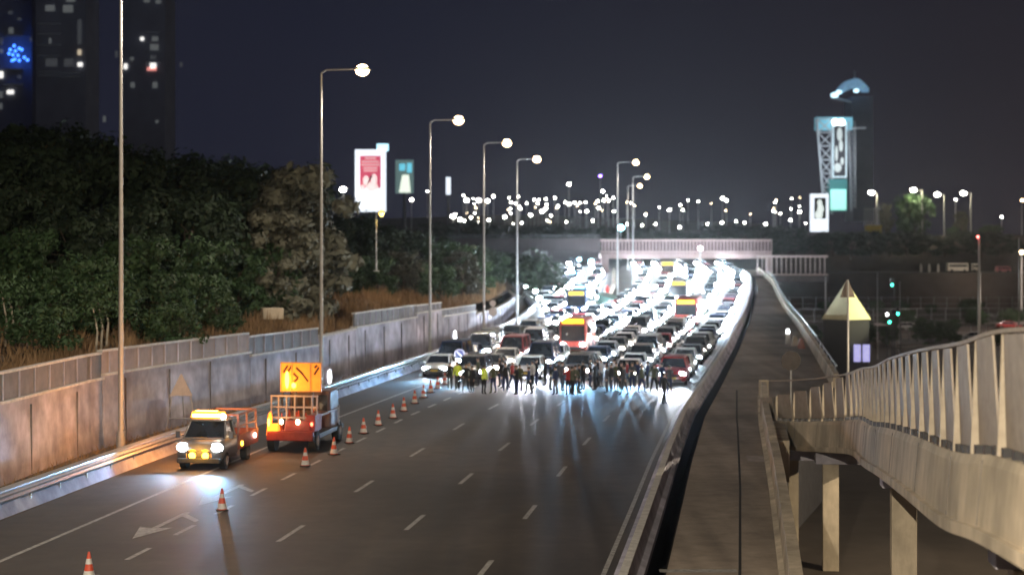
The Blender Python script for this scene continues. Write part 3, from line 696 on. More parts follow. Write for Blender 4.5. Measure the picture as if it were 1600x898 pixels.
    vs_ = [tuple(v.co) for v in m2.vertices]; fs = [tuple(p.vertices) for p in m2.polygons]; nb = len(vs_)
    vs_ += hb.v; allf = fs + [tuple(nb + i for i in f) for f in hb.f]
    m3 = bpy.data.meshes.new('person_body'); m3.from_pydata(vs_, [], allf)
    for _ in range(4): m3.materials.append(SKIN)
    for i, p in enumerate(m3.polygons):
        p.use_smooth = True
        if i >= len(fs): p.material_index = 0; continue
        c = p.center; zz = c.z / 1.74
        hand = any((c - Vector(P[k + n]) * 1.74).length < .085 for n in 'LR' for k in ('ha',))
        if zz > .858 and abs(c.x) < .11: mi = 0
        elif hand: mi = 0
        elif zz > .52 or abs(c.x) > .2: mi = 1
        elif zz > .05: mi = 2
        else: mi = 3
        if pose == 'arms_up' and zz > .86 and abs(c.x) >= .11: mi = 0 if zz > .99 else 1
        p.material_index = mi
    return m3
PM = {k: person_mesh(k, 3) for k in ('standing', 'phone', 'walking', 'folded', 'wide', 'arms_up')}
hb = MB(); hb.ball((0, .012, 1.665), (.088, .105, .088), 12, 8)
HAIRM = None
POSET = {'standing': 'standing with arms down', 'phone': 'with hand at face', 'walking': 'walking', 'folded': 'with folded arms', 'wide': 'with hands on hips', 'arms_up': 'with both arms raised'}
def person(x, y, rz, pose, top, trousers, label, s=1.0):
    global HAIRM
    o = bpy.data.objects.new('person', PM[pose]); COL.objects.link(o); o.location = (x, y, .0); o.rotation_euler.z = rz; o.scale = (s, s, s)
    for i, m in enumerate((SKIN, CLM[top], CLM[trousers], BLACK)):
        o.material_slots[i].link = 'OBJECT'; o.material_slots[i].material = m
    tag(o, label, 'person', 'people standing in the road before the stopped cars')
    if HAIRM is None: h = hb.build('hair', HAIR, None, smooth=True); HAIRM = h.data
    else: h = bpy.data.objects.new('hair', HAIRM); COL.objects.link(h)
    h.parent = o
    return o
px_list = sorted([703, 715, 728, 733, 756, 781, 786, 807, 832, 873, 894, 905, 934, 960, 975, 738, 747, 771, 790, 801, 812, 826, 838, 852, 860, 868, 879, 888, 899, 911, 922, 930, 939, 948, 955, 963, 971, 980, 988, 996, 1003, 1012, 1022, 1034, 1046])
tops = ['black', 'dark grey', 'dark blue', 'black', 'white', 'olive', 'dark grey', 'red', 'black', 'black', 'dark blue']
for i, px in enumerate(px_list):
    Y = R.choice([R.uniform(102, 106), R.uniform(105, 110)]) if px > 740 else R.uniform(103, 107); X = (px - 800) / F * Y
    pose = R.choice(['standing', 'walking', 'standing', 'phone', 'folded', 'wide', 'standing']); tp = R.choice(tops); tr = R.choice(['black', 'dark blue', 'dark grey'])
    if i == 9: pose = 'arms_up'
    if i in (1, 6): tp = 'yellow hi-vis'
    person(X, Y, R.uniform(-2.8, 2.8), pose, tp, tr, f'person in {tp} top {POSET[pose]}, {nth(i)} from the left in line', R.uniform(.92, 1.04))
person((1038 - 800) / F * 97, 97, 2.2, 'walking', 'black', 'black', 'person in black walking ahead of the crowd nearest the right barrier')
# motorcycle at the left end of the crowd
t = thing('motorcycle', 'motorcycle with a single warm headlight at the left end of the crowd beside the cones', 'motorcycle', ((716 - 800) / F * 108, 108, 0), .05)
ox, oy = t.location.x, 108
for yy in (-.7, .7):
    mb = MB(); n = 16
    for i in range(n):
        a, b = 2 * math.pi * i / n, 2 * math.pi * (i + 1) / n
        mb.tube((ox, oy + yy + .27 * math.cos(a), .32 + .27 * math.sin(a)), (ox, oy + yy + .27 * math.cos(b), .32 + .27 * math.sin(b)), .055, n=6)
    for i in range(5): a = 2 * math.pi * i / 5; mb.tube((ox, oy + yy, .32), (ox, oy + yy + .25 * math.cos(a), .32 + .25 * math.sin(a)), .015, n=4)
    mb.build('wheel', BLACK, t)
mb = MB(); mb.ball((ox, oy, .5), (.16, .35, .22)); mb.build('engine', DARKM, t, smooth=True)
mb = MB(); mb.ball((ox, oy - .1, .85), (.17, .35, .16)); mb.box((ox, oy - .62, .95), (.34, .2, .45), tx=.7); mb.build('fairing', REDP, t, smooth=True)
mb = MB(); mb.ball((ox, oy + .45, .83), (.15, .4, .07)); mb.build('saddle', BLACK, t, smooth=True)
mb = MB(); mb.tube((ox - .1, oy - .7, .32), (ox - .1, oy - .45, 1.0), .03); mb.tube((ox + .1, oy - .7, .32), (ox + .1, oy - .45, 1.0), .03); mb.tube((ox - .36, oy - .4, 1.06), (ox + .36, oy - .4, 1.06), .02); mb.build('fork', CHROME, t)
mb = MB(); mb.ball((ox, oy - .72, .9), (.14, .06, .12), 12, 6); mb.build('headlight', HEADW, t, smooth=True)

# ------------------------------------------------------------------ traffic cones
CW = mat('cone_white_band', (.5, .48, .46), .5, .2, 8)
def cone():
    t = thing('traffic_cone', 'cone', 'traffic cone')
    mb = MB(); mb.box((0, 0, .02), (.40, .40, .04), tx=.95, ty=.95); mb.build('base', BLACK, t, bevel=.01)
    def band(z0, z1, nm, m, par):
        r = lambda z: .145 * (1 - (z - .04) / .74) + .024
        mb = MB(); mb.tube((0, 0, z0), (0, 0, z1), r(z0) + (.003 if m is CW else 0), r(z1) + (.003 if m is CW else 0), 16); return mb.build(nm, m, par, smooth=False)
    c = band(.04, .75, 'body', ORANGE, t)
    band(.07, .25, 'reflective_band', CW, c); band(.43, .57, 'reflective_band', CW, c)
    return t
cn = None
DIST = ['first cone of the taper, beside the arrow board truck', 'second cone of the taper', 'third cone of the taper', 'fourth cone of the taper', 'fifth cone of the taper', 'sixth cone of the taper', 'seventh cone of the taper', 'eighth cone of the taper', 'ninth cone of the taper', 'tenth cone of the taper', 'eleventh cone of the taper', 'last cone of the taper, beside the motorcycle']
for i, (px, py) in enumerate([(477, 728), (522, 710), (546, 692), (568, 677), (591, 664), (614, 653), (631, 642), (648, 630), (662, 621), (673, 613), (684, 607), (695, 600)]):
    Y = F * CH / (py - HY); x = (px - CX) / F * Y; lab = 'orange and white cone, ' + DIST[i] + (', counted from the truck' if 0 < i < 11 else '')
    if cn is None: cn = cone(); cn.location = (x, Y, 0); cn['label'] = lab; cn['group'] = 'cones of the lane closure taper'
    else: dup(cn, (x, Y, 0), R.uniform(0, 1), lab, 'cones of the lane closure taper')
Y = F * CH / (797 - HY); dup(cn, ((347 - CX) / F * Y, Y, 0), .3, 'lone traffic cone standing dark against the bright pool before the work van')
Y = F * CH / (905 - HY); dup(cn, ((139 - CX) / F * Y, Y, 0), .1, 'orange traffic cone at the bottom left edge of the closed lane')

# ------------------------------------------------------------------ work van with amber beacon bar
def roadrot(Y): return -math.atan(.137)
Y = 69.5; vx = (313 - CX) / F * 68
t = thing('work_van', 'small work truck with blazing amber roof beacons, white headlights and amber fog lamps', 'work truck', (vx, Y, 0), roadrot(Y))
def L_(mb, nm, m, par=None, **k): o = mb.build(nm, m, None, **k); o.parent = par or t; return o
pw = mat('truck_paint', (.12, .115, .12), .35, .08, 2, spec=.6)
mb = MB()
mb.loft([[(-.80, y, .35), (-.92, y, .55), (-.92 * k, y, z1 - .12), (-.78 * k, y, z1), (.78 * k, y, z1), (.92 * k, y, z1 - .12), (.92, y, .55), (.80, y, .35)] for y, k, z1 in ((-1.0, .95, .98), (-.8, .99, 1.12), (-.35, 1, 1.22), (1.2, 1, 1.25), (1.3, 1, 1.25))])
L_(mb, 'cab_body', pw, smooth=True)
mb = MB(); mb.hexa([(-.86, -.38, 1.2), (.86, -.38, 1.2), (.86, 1.2, 1.2), (-.86, 1.2, 1.2), (-.70, .12, 1.86), (.70, .12, 1.86), (.70, 1.15, 1.86), (-.70, 1.15, 1.86)]); L_(mb, 'windscreen', GLASS, bevel=.03)
mb = MB(); mb.box((0, .62, 1.89), (1.48, 1.15, .09), tx=.92, ty=.9); L_(mb, 'roof', pw, bevel=.03)
mb = MB()
for s in (-1, 1): mb.tube((s * .86, -.36, 1.2), (s * .71, .13, 1.86), .04, n=6); mb.tube((s * .88, .9, 1.2), (s * .73, .9, 1.86), .04, n=6)
mb.tube((.71, .13, 1.86), (.73, .9, 1.86), .03, n=6); mb.tube((-.71, .13, 1.86), (-.73, .9, 1.86), .03, n=6); mb.tube((-.71, .13, 1.86), (.71, .13, 1.86), .03, n=6); mb.tube((-.86, -.36, 1.2), (-.8, -.47, 1.2), .04); mb.tube((-.8, -.47, 1.20), (.8, -.47, 1.20), .05, n=8); L_(mb, 'window_frame', pw)
for s in (-1, 1):
    mb = MB(); mb.ball((s * .70, -.93, .90), (.25, .13, .19), 14, 8); L_(mb, 'headlight', HEADVAN, smooth=True)
    mb = MB(); mb.ball((s * .27 , -1.05, .60), (.145, .08, .135), 12, 8); fg_ = L_(mb, 'fog_lamp', BEACON2, smooth=True); mb = MB(); mb.tube((s * .27, -1.0, .60), (s * .27, -1.055, .60), .22, .25, 14); L_(mb, 'fog_lamp_halo', mat('amber_halo_disc', (1, .5, .1), emit=1.1, ecol=(1, .34, .02)), fg_)  # glowing amber disc added as a halo around each fog lamp
    mb = MB(); mb.tube((s * .9, -.2, 1.3), (s * 1.08, -.3, 1.35), .02); mb.box((s * 1.1, -.32, 1.35), (.16, .1, .26)); L_(mb, 'wing_mirror', DARKM)
    for yy in (-.35, 2.6):
        mb = MB(); mb.tube((s * .68, yy, .34), (s * .93, yy, .34), .34, n=18); w_ = L_(mb, 'wheel', BLACK); mb = MB(); mb.tube((s * .925, yy, .34), (s * .945, yy, .34), .2, n=12); L_(mb, 'rim', CHROME, w_)
mb = MB(); mb.box((0, -1.0, .62), (1.0, .12, .34)); L_(mb, 'grille', DARKM, bevel=.02)
mb = MB(); mb.box((0, -1.06, .40), (1.75, .16, .2)); L_(mb, 'bumper', DARKM, bevel=.03)
mb = MB(); mb.box((-.05, .38, 2.09), (1.46, .32, .26), tx=.92, ty=.8); bar_ = L_(mb, 'beacon_bar', mat('amber_halo_dome', (1, .4, .05), emit=1.7, ecol=(1, .30, .02)), bevel=.05)  # enlarged housing glows amber to imitate the halo of the beacons
mb = MB(); mb.box((-.12, .19, 2.06), (1.12, .08, .15)); mb.box((-.12, .36, 2.225), (.9, .16, .05)); L_(mb, 'beacon_lamp', BEACON, bar_, bevel=.02)
mb = MB(); mb.ball((.62, .2, 2.03), (.1, .08, .1)); L_(mb, 'work_light', HEADW, smooth=True)
mb = MB(); mb.box((-.05, .35, 1.95), (1.4, .34, .05)); L_(mb, 'bar_mount', DARKM)
mb = MB(); mb.box((0, 2.6, .66), (1.9, 2.9, .14)); mb.box((-.93, 2.6, .95), (.05, 2.9, .45)); mb.box((.93, 2.6, .95), (.05, 2.9, .45)); mb.box((0, 4.03, .95), (1.85, .05, .45)); L_(mb, 'load_bed', mat('bed_red_brown', (.20, .06, .06), .6, .2, 3))
mb = MB()
for x_ in (-.88, .88):
    for y_ in (1.35, 2.6, 3.9): mb.box((x_, y_, 1.35), (.08, .08, 1.25))
    mb.box((x_, 2.62, 1.98), (.08, 2.6, .08)); mb.box((x_, 2.62, 1.5), (.06, 2.6, .06))
for y_ in (1.35, 3.9): mb.box((0, y_, 1.98), (1.7, .08, .08))
L_(mb, 'rack_frame', mat('rack_brown', (.22, .11, .11), .6, .2, 3))
mb = MB(); mb.tube((.9, 1.6, .8), (1.0, 1.6, .8), .1, n=12); L_(mb, 'side_marker', BEACON2)
mb = MB(); mb.tube((.98, 3.3, .95), (1.06, 3.3, .95), .1, n=12); L_(mb, 'side_lamp', mat('pink_lens', (1, .6, .5), emit=12, ecol=(1, .6, .5)))
for i, s in enumerate((-1, 1)):
    l = lightobj('headlight_beam', 'SPOT', (s * .70, -1.25, .9), 1700, (.28, .62, 1), None, .06, (s * .9 - (2.2 if s < 0 else .2), -8.0, 0), 78, .95); l.parent = t
l = lightobj('fog_glow', 'POINT', (0, -1.45, .8), 75, (1, .45, .05), None, .15); l.parent = t
l = lightobj('beacon_glow', 'POINT', (-1.0, .9, 2.2), 1100, (1, .36, .07), None, .2); l.parent = t
# ------------------------------------------------------------------ arrow board truck
Y = 75.5; vx = (455 - CX) / F * 73.5
t = thing('arrow_truck', 'red maintenance truck carrying a tall orange lit arrow board above its rear frame', 'work truck', (vx, Y, 0), roadrot(Y))
t.scale = (.9, 1, 1)
rp_ = mat('truck_red', (.15, .018, .016), .5, .3, 3)
mb = MB(); mb.box((0, 1.6, .62), (2.3, 5.6, .22)); L_(mb, 'chassis', DARKM, bevel=.02)
mb = MB(); mb.box((0, -1.1, .72), (2.3, .3, .42), tx=.98); L_(mb, 'red_bumper', rp_, bevel=.04)
mb = MB(); mb.box((.35, -.95, 1.15), (1.3, .5, .45), tx=.9, ty=.8); mb.box((.98, -.5, 1.25), (.45, 1.2, .7)); L_(mb, 'red_locker', rp_, bevel=.03)
mb = MB(); mb.box((-.85, -1.05, .98), (.62, .35, .5), tx=.8); mb.ball((-1.02, -1.05, 1.45), (.12, .1, .3)); L_(mb, 'amber_lantern', mat('amber_box', (1, .35, .05), emit=1.9, ecol=(1, .20, .02)), bevel=.04)
mb = MB(); mb.ball((-1.03, -1.2, 1.28), (.07, .05, .2), 10, 6); L_(mb, 'amber_flash', BEACON2, smooth=True)
for s, m in ((-.38, 1), (.42, 1)):
    mb = MB(); mb.ball((s, -1.3, 1.34), (.10, .06, .12), 10, 6); L_(mb, 'lamp', mat('pale_amber_lens', (1, .8, .5), emit=25, ecol=(1, .74, .42)), smooth=True)
for x_ in (1.1,):
    mb = MB(); mb.ball((x_, -1.3, 1.25), (.07, .05, .09), 8, 6); L_(mb, 'tail_lamp', mat('red_lens', (1, .1, .05), emit=10, ecol=(1, .1, .05)), smooth=True)
for s in (-1, 1):
    for yy in (-.55, 3.6):
        mb = MB(); mb.tube((s * .85, yy, .45), (s * 1.18, yy, .45), .45, n=18); w_ = L_(mb, 'wheel', BLACK); mb = MB(); mb.tube((s * 1.17, yy, .45), (s * 1.2, yy, .45), .24, n=12); L_(mb, 'rim', CHROME, w_)
mb = MB()
for x_ in (-1.1, -.75, -.35, 0.05, .5, .9, 1.15): mb.box((x_, -.55, 1.75), (.07, .07, 1.35))
for z_ in (1.45, 1.9, 2.38): mb.box((0.03, -.55, z_), (2.35, .06, .07))
for x_ in (-1.15, 1.15): mb.box((x_, 1.5, 1.5), (.07, 3.9, .07)); mb.box((x_, 3.4, 1.2), (.07, .07, .9))
L_(mb, 'stake_frame', mat('frame_grey', (.24, .22, .24), .5, .15, 4, metal=.2))
mb = MB(); mb.box((0, 3.0, 1.55), (2.2, 1.7, 1.7), tx=.93, ty=.9); cab = L_(mb, 'cab', mat('cab_grey', (.08, .05, .055), .4, .1, 2), bevel=.08)
mb = MB(); mb.box((0, 2.13, 1.85), (1.8, .06, .7)); L_(mb, 'rear_window', GLASS, cab)
mb = MB()
for i_ in range(7):
    mb.tube((-.85 + .28 * i_, .3 + .3 * (i_ % 3), .75), (-.85 + .28 * i_, .3 + .3 * (i_ % 3), 1.55 + .12 * (i_ % 2)), .14, .03, 12)
L_(mb, 'cone_stack', ORANGE)
mb = MB(); mb.box((.02, -.3, 2.6), (.12, .12, 1.5)); mb.box((.85, -.3, 2.6), (.1, .1, 1.5)); mb.box((-.65, -.3, 2.6), (.1, .1, 1.5)); L_(mb, 'mast', DARKM)
BRD = mat('board_orange', (.75, .26, .03), .5, .25, 2.2, emit=.55, ecol=(1, .30, .02))
bx, bz, bw, bh = .33, 3.2, 1.98, 1.22
mb = MB(); mb.box((bx, -.42, bz), (bw, .08, bh)); bd_ = L_(mb, 'arrow_board', BRD, bevel=.01)
mb = MB()
for s in (-1, 1): mb.box((bx + s * bw / 2, -.42, bz), (.05, .12, bh + .06)); mb.box((bx, -.42, bz + s * bh / 2), (bw, .12, .05))
mb.box((bx - .45, -.49, bz), (.04, .04, bh)); mb.box((bx + .47, -.49, bz), (.05, .04, bh)); L_(mb, 'board_frame', mat('frame_amber', (.5, .25, .08), .5, .2, 4), bd_)
mb = MB()
def stripe(x0, z0, x1, z1, w_=.05):
    d = Vector((x1 - x0, 0, z1 - z0)).normalized(); n = Vector((d.z, 0, -d.x)) * w_
    y_ = -.478; mb.hexa([(x0 - n.x, y_, z0 - n.z), (x1 - n.x, y_, z1 - n.z), (x1 + n.x, y_, z1 + n.z), (x0 + n.x, y_, z0 + n.z), (x0 - n.x, y_ + .02, z0 - n.z), (x1 - n.x, y_ + .02, z1 - n.z), (x1 + n.x, y_ + .02, z1 + n.z), (x0 + n.x, y_ + .02, z0 + n.z)])
L0, T0 = bx - bw / 2, bz + bh / 2
for k_ in (.12, .32): stripe(L0 + k_, T0 - .42, L0 + k_ + .22, T0 - .12)
stripe(L0 + .62, T0 - .45, L0 + .85, T0 - .65); stripe(L0 + .85, T0 - .65, L0 + .62, T0 - .85); stripe(L0 + .75, T0 - .2, L0 + 1.1, T0 - .5)
stripe(L0 + .95, T0 - .35, L0 + 1.35, T0 - .8, .04); stripe(L0 + 1.65, T0 - .5, L0 + 1.88, T0 - .18); stripe(L0 + 1.65, T0 - .2, L0 + 1.8, T0 - .1)
L_(mb, 'chevron_marks', mat('board_mark', (.09, .035, .01), .7), bd_)
mb = MB(); mb.ball((L0 + .33, -.56, bz - .12), (.11, .07, .38), 12, 8); mb.ball((L0 + .66, -.56, bz - .36), (.12, .06, .12), 10, 6); L_(mb, 'board_lamp', mat('board_lamp_lens', (1, .6, .1), emit=9, ecol=(1, .5, .05)), bd_, smooth=True)
l = lightobj('board_glow', 'POINT', (-.3, -1.3, 2.9), 90, (1, .42, .06), None, .2); l.parent = t
l = lightobj('lantern_glow', 'POINT', (-1.0, -1.75, 1.2), 60, (1, .28, .04), None, .12); l.parent = t

# ------------------------------------------------------------------ roadside signs and markers
PALE = mat('sign_pale', (.45, .38, .34), .6, .12, 4)
Y = 83; x0 = (283 - CX) / F * Y
t = thing('triangle_sign', 'pale triangular road works sign on a stand before the left wall', 'road sign', (x0, Y, 0))
zt = CH - (584 - HY) / F * Y; zb = CH - (618 - HY) / F * Y
mb = MB(); mb.hexa([(x0 - .55, Y, zb), (x0 + .55, Y, zb), (x0 + .55, Y + .03, zb), (x0 - .55, Y + .03, zb), (x0 - .03, Y, zt), (x0 + .03, Y, zt), (x0 + .03, Y + .03, zt), (x0 - .03, Y + .03, zt)]); mb.build('sign_plate', PALE, t)
mb = MB(); mb.tube((x0 - .45, Y + .05, zb), (x0 - .7, Y, .05), .03); mb.tube((x0 + .45, Y + .05, zb), (x0 + .7, Y, .05), .03); mb.tube((x0, Y + .1, zt - .3), (x0, Y + .9, .05), .03); mb.tube((x0 - .6, Y, .6), (x0 + .6, Y, .6), .02); mb.build('stand', STEEL, t)
def post_round(px, py, Y, rr, base_z, name, label, plate, pz=None, ring=None):
    x = (px - CX) / F * Y; z = CH - (py - HY) / F * Y
    t = thing(name, label, 'road sign', (x, Y, base_z))
    mb = MB(); mb.tube((x, Y + .05, base_z), (x, Y + .05, z + rr * .8), .04, n=8); mb.build('post', STEEL, t)
    mb = MB(); mb.tube((x, Y, z), (x, Y - .03, z), rr, n=24); mb.build('sign_disc', plate, t)
    if ring:
        mb = MB(); n = 20
        for i in range(n):
            a, b = 2 * math.pi * i / n, 2 * math.pi * (i + 1) / n
            mb.tube((x + rr * .88 * math.cos(a), Y - .04, z + rr * .88 * math.sin(a)), (x + rr * .88 * math.cos(b), Y - .04, z + rr * .88 * math.sin(b)), rr * .12, n=4)
        mb.tube((x - rr * .6, Y - .04, z + rr * .6), (x + rr * .6, Y - .04, z - rr * .6), rr * .12, n=4); mb.build('ring_and_bar', ring, t)
post_round(718, 553, 122, .38, .0, 'round_sign', 'dark blue round sign with a diagonal bar beside the left guard rail', mat('sign_blue', (.02, .02, .08), .4), ring=mat('sign_ring', (.35, .3, .35), .5))
post_round(770, 487, 165, .42, 0, 'round_sign', 'pale round sign on a post between two lamp poles before the far wall', PALE)
post_round(770, 474, 165.1, .3, 0, 'round_sign', 'smaller pale round sign just above the pale disc near the far wall', PALE)
post_round(1236, 563, 92, .52, 0, 'round_sign', 'dark round sign seen from behind on a thin post beside the ramp start', mat('sign_dark', (.045, .035, .03), .7))
REFL = mat('marker_lens', (1, 1, 1), emit=5, ecol=(.95, .97, 1))
for i, (px, y0, y1, Y, lab) in enumerate([(515, 577, 600, 105, 'grey marker post with a self-glowing white reflector just right of the arrow board'), (711, 516, 538, 139, 'grey marker post with self-glowing white reflector in front of the wall before the round sign')]):
    x = (px - CX) / F * Y; a = CH - (y1 - HY) / F * Y; b = CH - (y0 - HY) / F * Y
    t = thing('marker_post', lab, 'marker', (x, Y, 0), group='reflector markers by the left wall')
    mb = MB(); mb.box((x - .15, Y + .15, (b + .1) / 2), (.5, .2, b + .1)); mb.build('post', CONC, t, bevel=.02)
    mb = MB(); mb.ball((x, Y, (a + b) / 2), (.13, .05, (b - a) / 2), 10, 8); mb.build('reflector', REFL, t, smooth=True)  # reflector emits by itself instead of returning light
# sign pole in front of the pavilion
Y = 74; x = (1325 - CX) / F * Y
t = thing('sign_pole', 'slender grey pole standing on the ramp parapet in front of the pyramid roof', 'pole', (x, Y, 1.3))
mb = MB(); zt = CH - (437 - HY) / F * Y; mb.tube((x, Y, 1.3), (x, Y, zt), .06, .045, 8); mb.build('pole', POLE, t, smooth=True)
mb = MB(); mb.hexa([(x - .32, Y + .1, zt - .75), (x + .32, Y + .1, zt - .75), (x + .32, Y + .13, zt - .75), (x - .32, Y + .13, zt - .75), (x - .04, Y + .1, zt), (x + .04, Y + .1, zt), (x + .04, Y + .13, zt), (x - .04, Y + .13, zt)]); mb.build('sign_back', mat('sign_back', (.16, .13, .11)), t)
t = thing('round_sign_post', 'thin post beside the pale parapet end', 'post', (14.8, 92, 0)) if False else None
# white bollard/lamp and debris near the plateau edge
x, Y = (1231 - CX) / F * 155, 155
t = thing('bollard_lamp', 'short white glowing bollard at the left end of the barriers on the service road bend', 'bollard', (x, Y, 0))
mb = MB(); mb.tube((x, Y, 0), (x, Y, .9), .22, .2, 12); mb.build('body', WHITEP, t, smooth=True)
mb = MB(); mb.ball((x, Y, 1.05), (.18, .18, .3), 12, 8); mb.build('lamp', REFL, t, smooth=True)
for i, (px, Y, lab, m) in enumerate([(1241, 152, 'pale plastic road barrier block next to the white bollard', CONCW), (1251, 148, 'rusty orange road barrier block at the service road edge, nearest the edge wall', mat('barrier_rust', (.30, .10, .05), .6, .3, 3))]):
    x = (px - CX) / F * Y
    mb = MB(); mb.sweep([(x - .0, Y - .6, 0), (x + .1, Y + .6, 0)], [(-.3, 0), (-.28, .15), (-.1, .85), (.1, .85), (.28, .15), (.3, 0)])
    tag(mb.build('barrier_block', m, bevel=.02), lab, 'barrier')

# ------------------------------------------------------------------ footbridge over the highway
Y = 322
t = thing('footbridge', 'long reddish footbridge with a barred railing crossing above the packed highway', 'bridge', ((1070 - CX) / F * Y, Y, 3.5))
def bx_(mb, px0, py0, px1, py1, Y, d, mi=0):
    a = at(px0, py0, Y); b = at(px1, py1, Y); mb.box(((a.x + b.x) / 2, Y + d / 2, (a.z + b.z) / 2), (abs(b.x - a.x), d, abs(a.z - b.z)), mi=mi)
mb = MB(); bx_(mb, 938, 396, 1206, 404, Y, 4.5); mb.build('deck', RUST, t)
mb = MB(); bx_(mb, 940, 378, 1204, 396, Y + .3, .12); mb.build('side_panel', mat('bridge_side', (.10, .065, .07), .8, .25, 1), t)
mb = MB(); bx_(mb, 938, 374, 1206, 377, Y, .25); bx_(mb, 938, 392, 1206, 395, Y, .2)
px = 940
while px < 1205: bx_(mb, px, 377, px + 1.3, 396, Y, .14); px += 5.3
mb.build('railing', RUST, t)
mb = MB(); bx_(mb, 938, 374, 1206, 377, Y + 4.2, .25); mb.build('rear_rail', RUST, t)
for a_, b_ in ((940, 951),): mb = MB(); bx_(mb, a_, 398, b_, 462, Y - 1, 1.2); mb.build('pillar', RUST, t, bevel=.05)
mb = MB(); bx_(mb, 1197, 398, 1207, 440, Y + 1, 1.2); mb.build('pillar', RUST, t, bevel=.05)
# lower railing / fence to the right of the footbridge
Y = 305
t = thing('bar_fence', 'brown barred fence running right from the footbridge along the dark embankment', 'fence', ((1240 - CX) / F * Y, Y, 3))
mb = MB(); bx_(mb, 1182, 399, 1294, 402, Y, .2); bx_(mb, 1182, 428, 1294, 430, Y, .2)
px = 1183
while px < 1294: bx_(mb, px, 401, px + 1.2, 429, Y, .1); px += 7.5
mb.build('bars', mat('bar_paint', (.6, .46, .42), .7), t)
mb = MB(); bx_(mb, 1182, 431, 1294, 440, Y, .5); mb.build('kerb_wall', CONCD, t)
# left overpass in shade, brown embankment above it
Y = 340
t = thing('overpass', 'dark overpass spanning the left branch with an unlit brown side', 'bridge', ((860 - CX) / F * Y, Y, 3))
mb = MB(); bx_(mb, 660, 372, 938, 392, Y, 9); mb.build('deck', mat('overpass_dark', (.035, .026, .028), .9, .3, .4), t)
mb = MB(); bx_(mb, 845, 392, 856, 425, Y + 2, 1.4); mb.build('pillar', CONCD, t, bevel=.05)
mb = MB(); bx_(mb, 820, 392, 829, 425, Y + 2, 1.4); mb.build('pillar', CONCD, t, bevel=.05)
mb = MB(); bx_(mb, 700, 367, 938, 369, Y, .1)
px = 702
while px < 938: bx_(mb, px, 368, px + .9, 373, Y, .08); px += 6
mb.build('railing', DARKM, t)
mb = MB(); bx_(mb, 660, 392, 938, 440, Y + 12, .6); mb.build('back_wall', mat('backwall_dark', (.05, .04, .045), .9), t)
# median wedge and red/white barrier blocks
t = thing('median_wall', 'pale concrete median wedge dividing the left branch from the packed carriageway', 'barrier', (12.5, 240, .5))
mb = MB(); mb.sweep([(median_x(y), y, zr(y)) for y in frange(228, 318, 6)], [(-.3, 0), (-.28, .3), (-.12, 1.0), (.12, 1.0), (.28, .3), (.3, 0)]); mb.build('wall_body', CONCW, t)
mb = MB(); p = at(946, 455, 226); mb.hexa([(p.x - 1.1, 226, zr(226)), (p.x + 1.3, 226, zr(226)), (p.x + 2.3, 236, zr(236)), (p.x + .2, 236, zr(236)), (p.x - 1.0, 226, 2.4), (p.x + 1.0, 226, 1.7), (p.x + 2.2, 236, 1.8), (p.x + .3, 236, 2.4)]); mb.build('crash_cushion', mat('cushion_green', (.10, .19, .17), .5), t)
for i in range(4):
    y = 246 + i * 2.1; x = median_x(y) - .1
    mb = MB(); mb.sweep([(x, y - .9, zr(y) + 1.0), (x, y + .9, zr(y) + 1.0)], [(-.28, 0), (-.1, 1.0), (.1, 1.0), (.28, 0)])
    mb.build('red_block', REDP, t, bevel=.03)
# distant noise wall closing the carriageway, far embankments
mb = MB()
for (a, b, za, zb_) in ((at(640, 376, 470), at(1240, 376, 470), 9.5, 9.5),):
    mb.hexa([(a.x, 470, LOW), (b.x, 470, LOW), (b.x, 520, LOW), (a.x, 520, LOW), (a.x, 478, za), (b.x, 478, zb_), (b.x, 510, za), (a.x, 510, za)])
o = structure(mb, 'hill', SOILD)
# right upper embankment with road on top
mb = MB(); Ya = 450; prof = []
for x, z in ((at(1190, 0, Ya).x, 9.6), (at(1290, 0, Ya).x, 10.2), (at(1450, 0, Ya).x, 10.9), (at(1800, 0, Ya).x, 11.4)): prof.append((x, z))
for (x0, z0), (x1, z1) in zip(prof, prof[1:]):
    mb.quad([(x0, Ya - 30, LOW + .02), (x1, Ya - 30, LOW + .02), (x1, Ya, z1), (x0, Ya, z0)]); mb.quad([(x0, Ya, z0), (x1, Ya, z1), (x1, Ya + 60, z1), (x0, Ya + 60, z0)])
structure(mb, 'embankment', SOILD)
# lower road on the right
mb = MB(); LR = mat('asphalt_lower', (.05, .045, .045), .7, .3, .4)
pts = [(60, 30, 34), (110, 34, 40), (180, 48, 60), (260, 74, 92), (330, 100, 124), (400, 140, 170)]
for (y0, a0, b0), (y1, a1, b1) in zip(pts, pts[1:]): mb.quad([(a0, y0, LOW + .03), (b0, y0, LOW + .03), (b1, y1, LOW + .03), (a1, y1, LOW + .03)])
structure(mb, 'road', LR)
mb = MB(); mb.quad([(60, 262, LOW + .04), (200, 300, LOW + .04), (200, 312, LOW + .04), (60, 274, LOW + .04)]); structure(mb, 'crossing_road', LR)

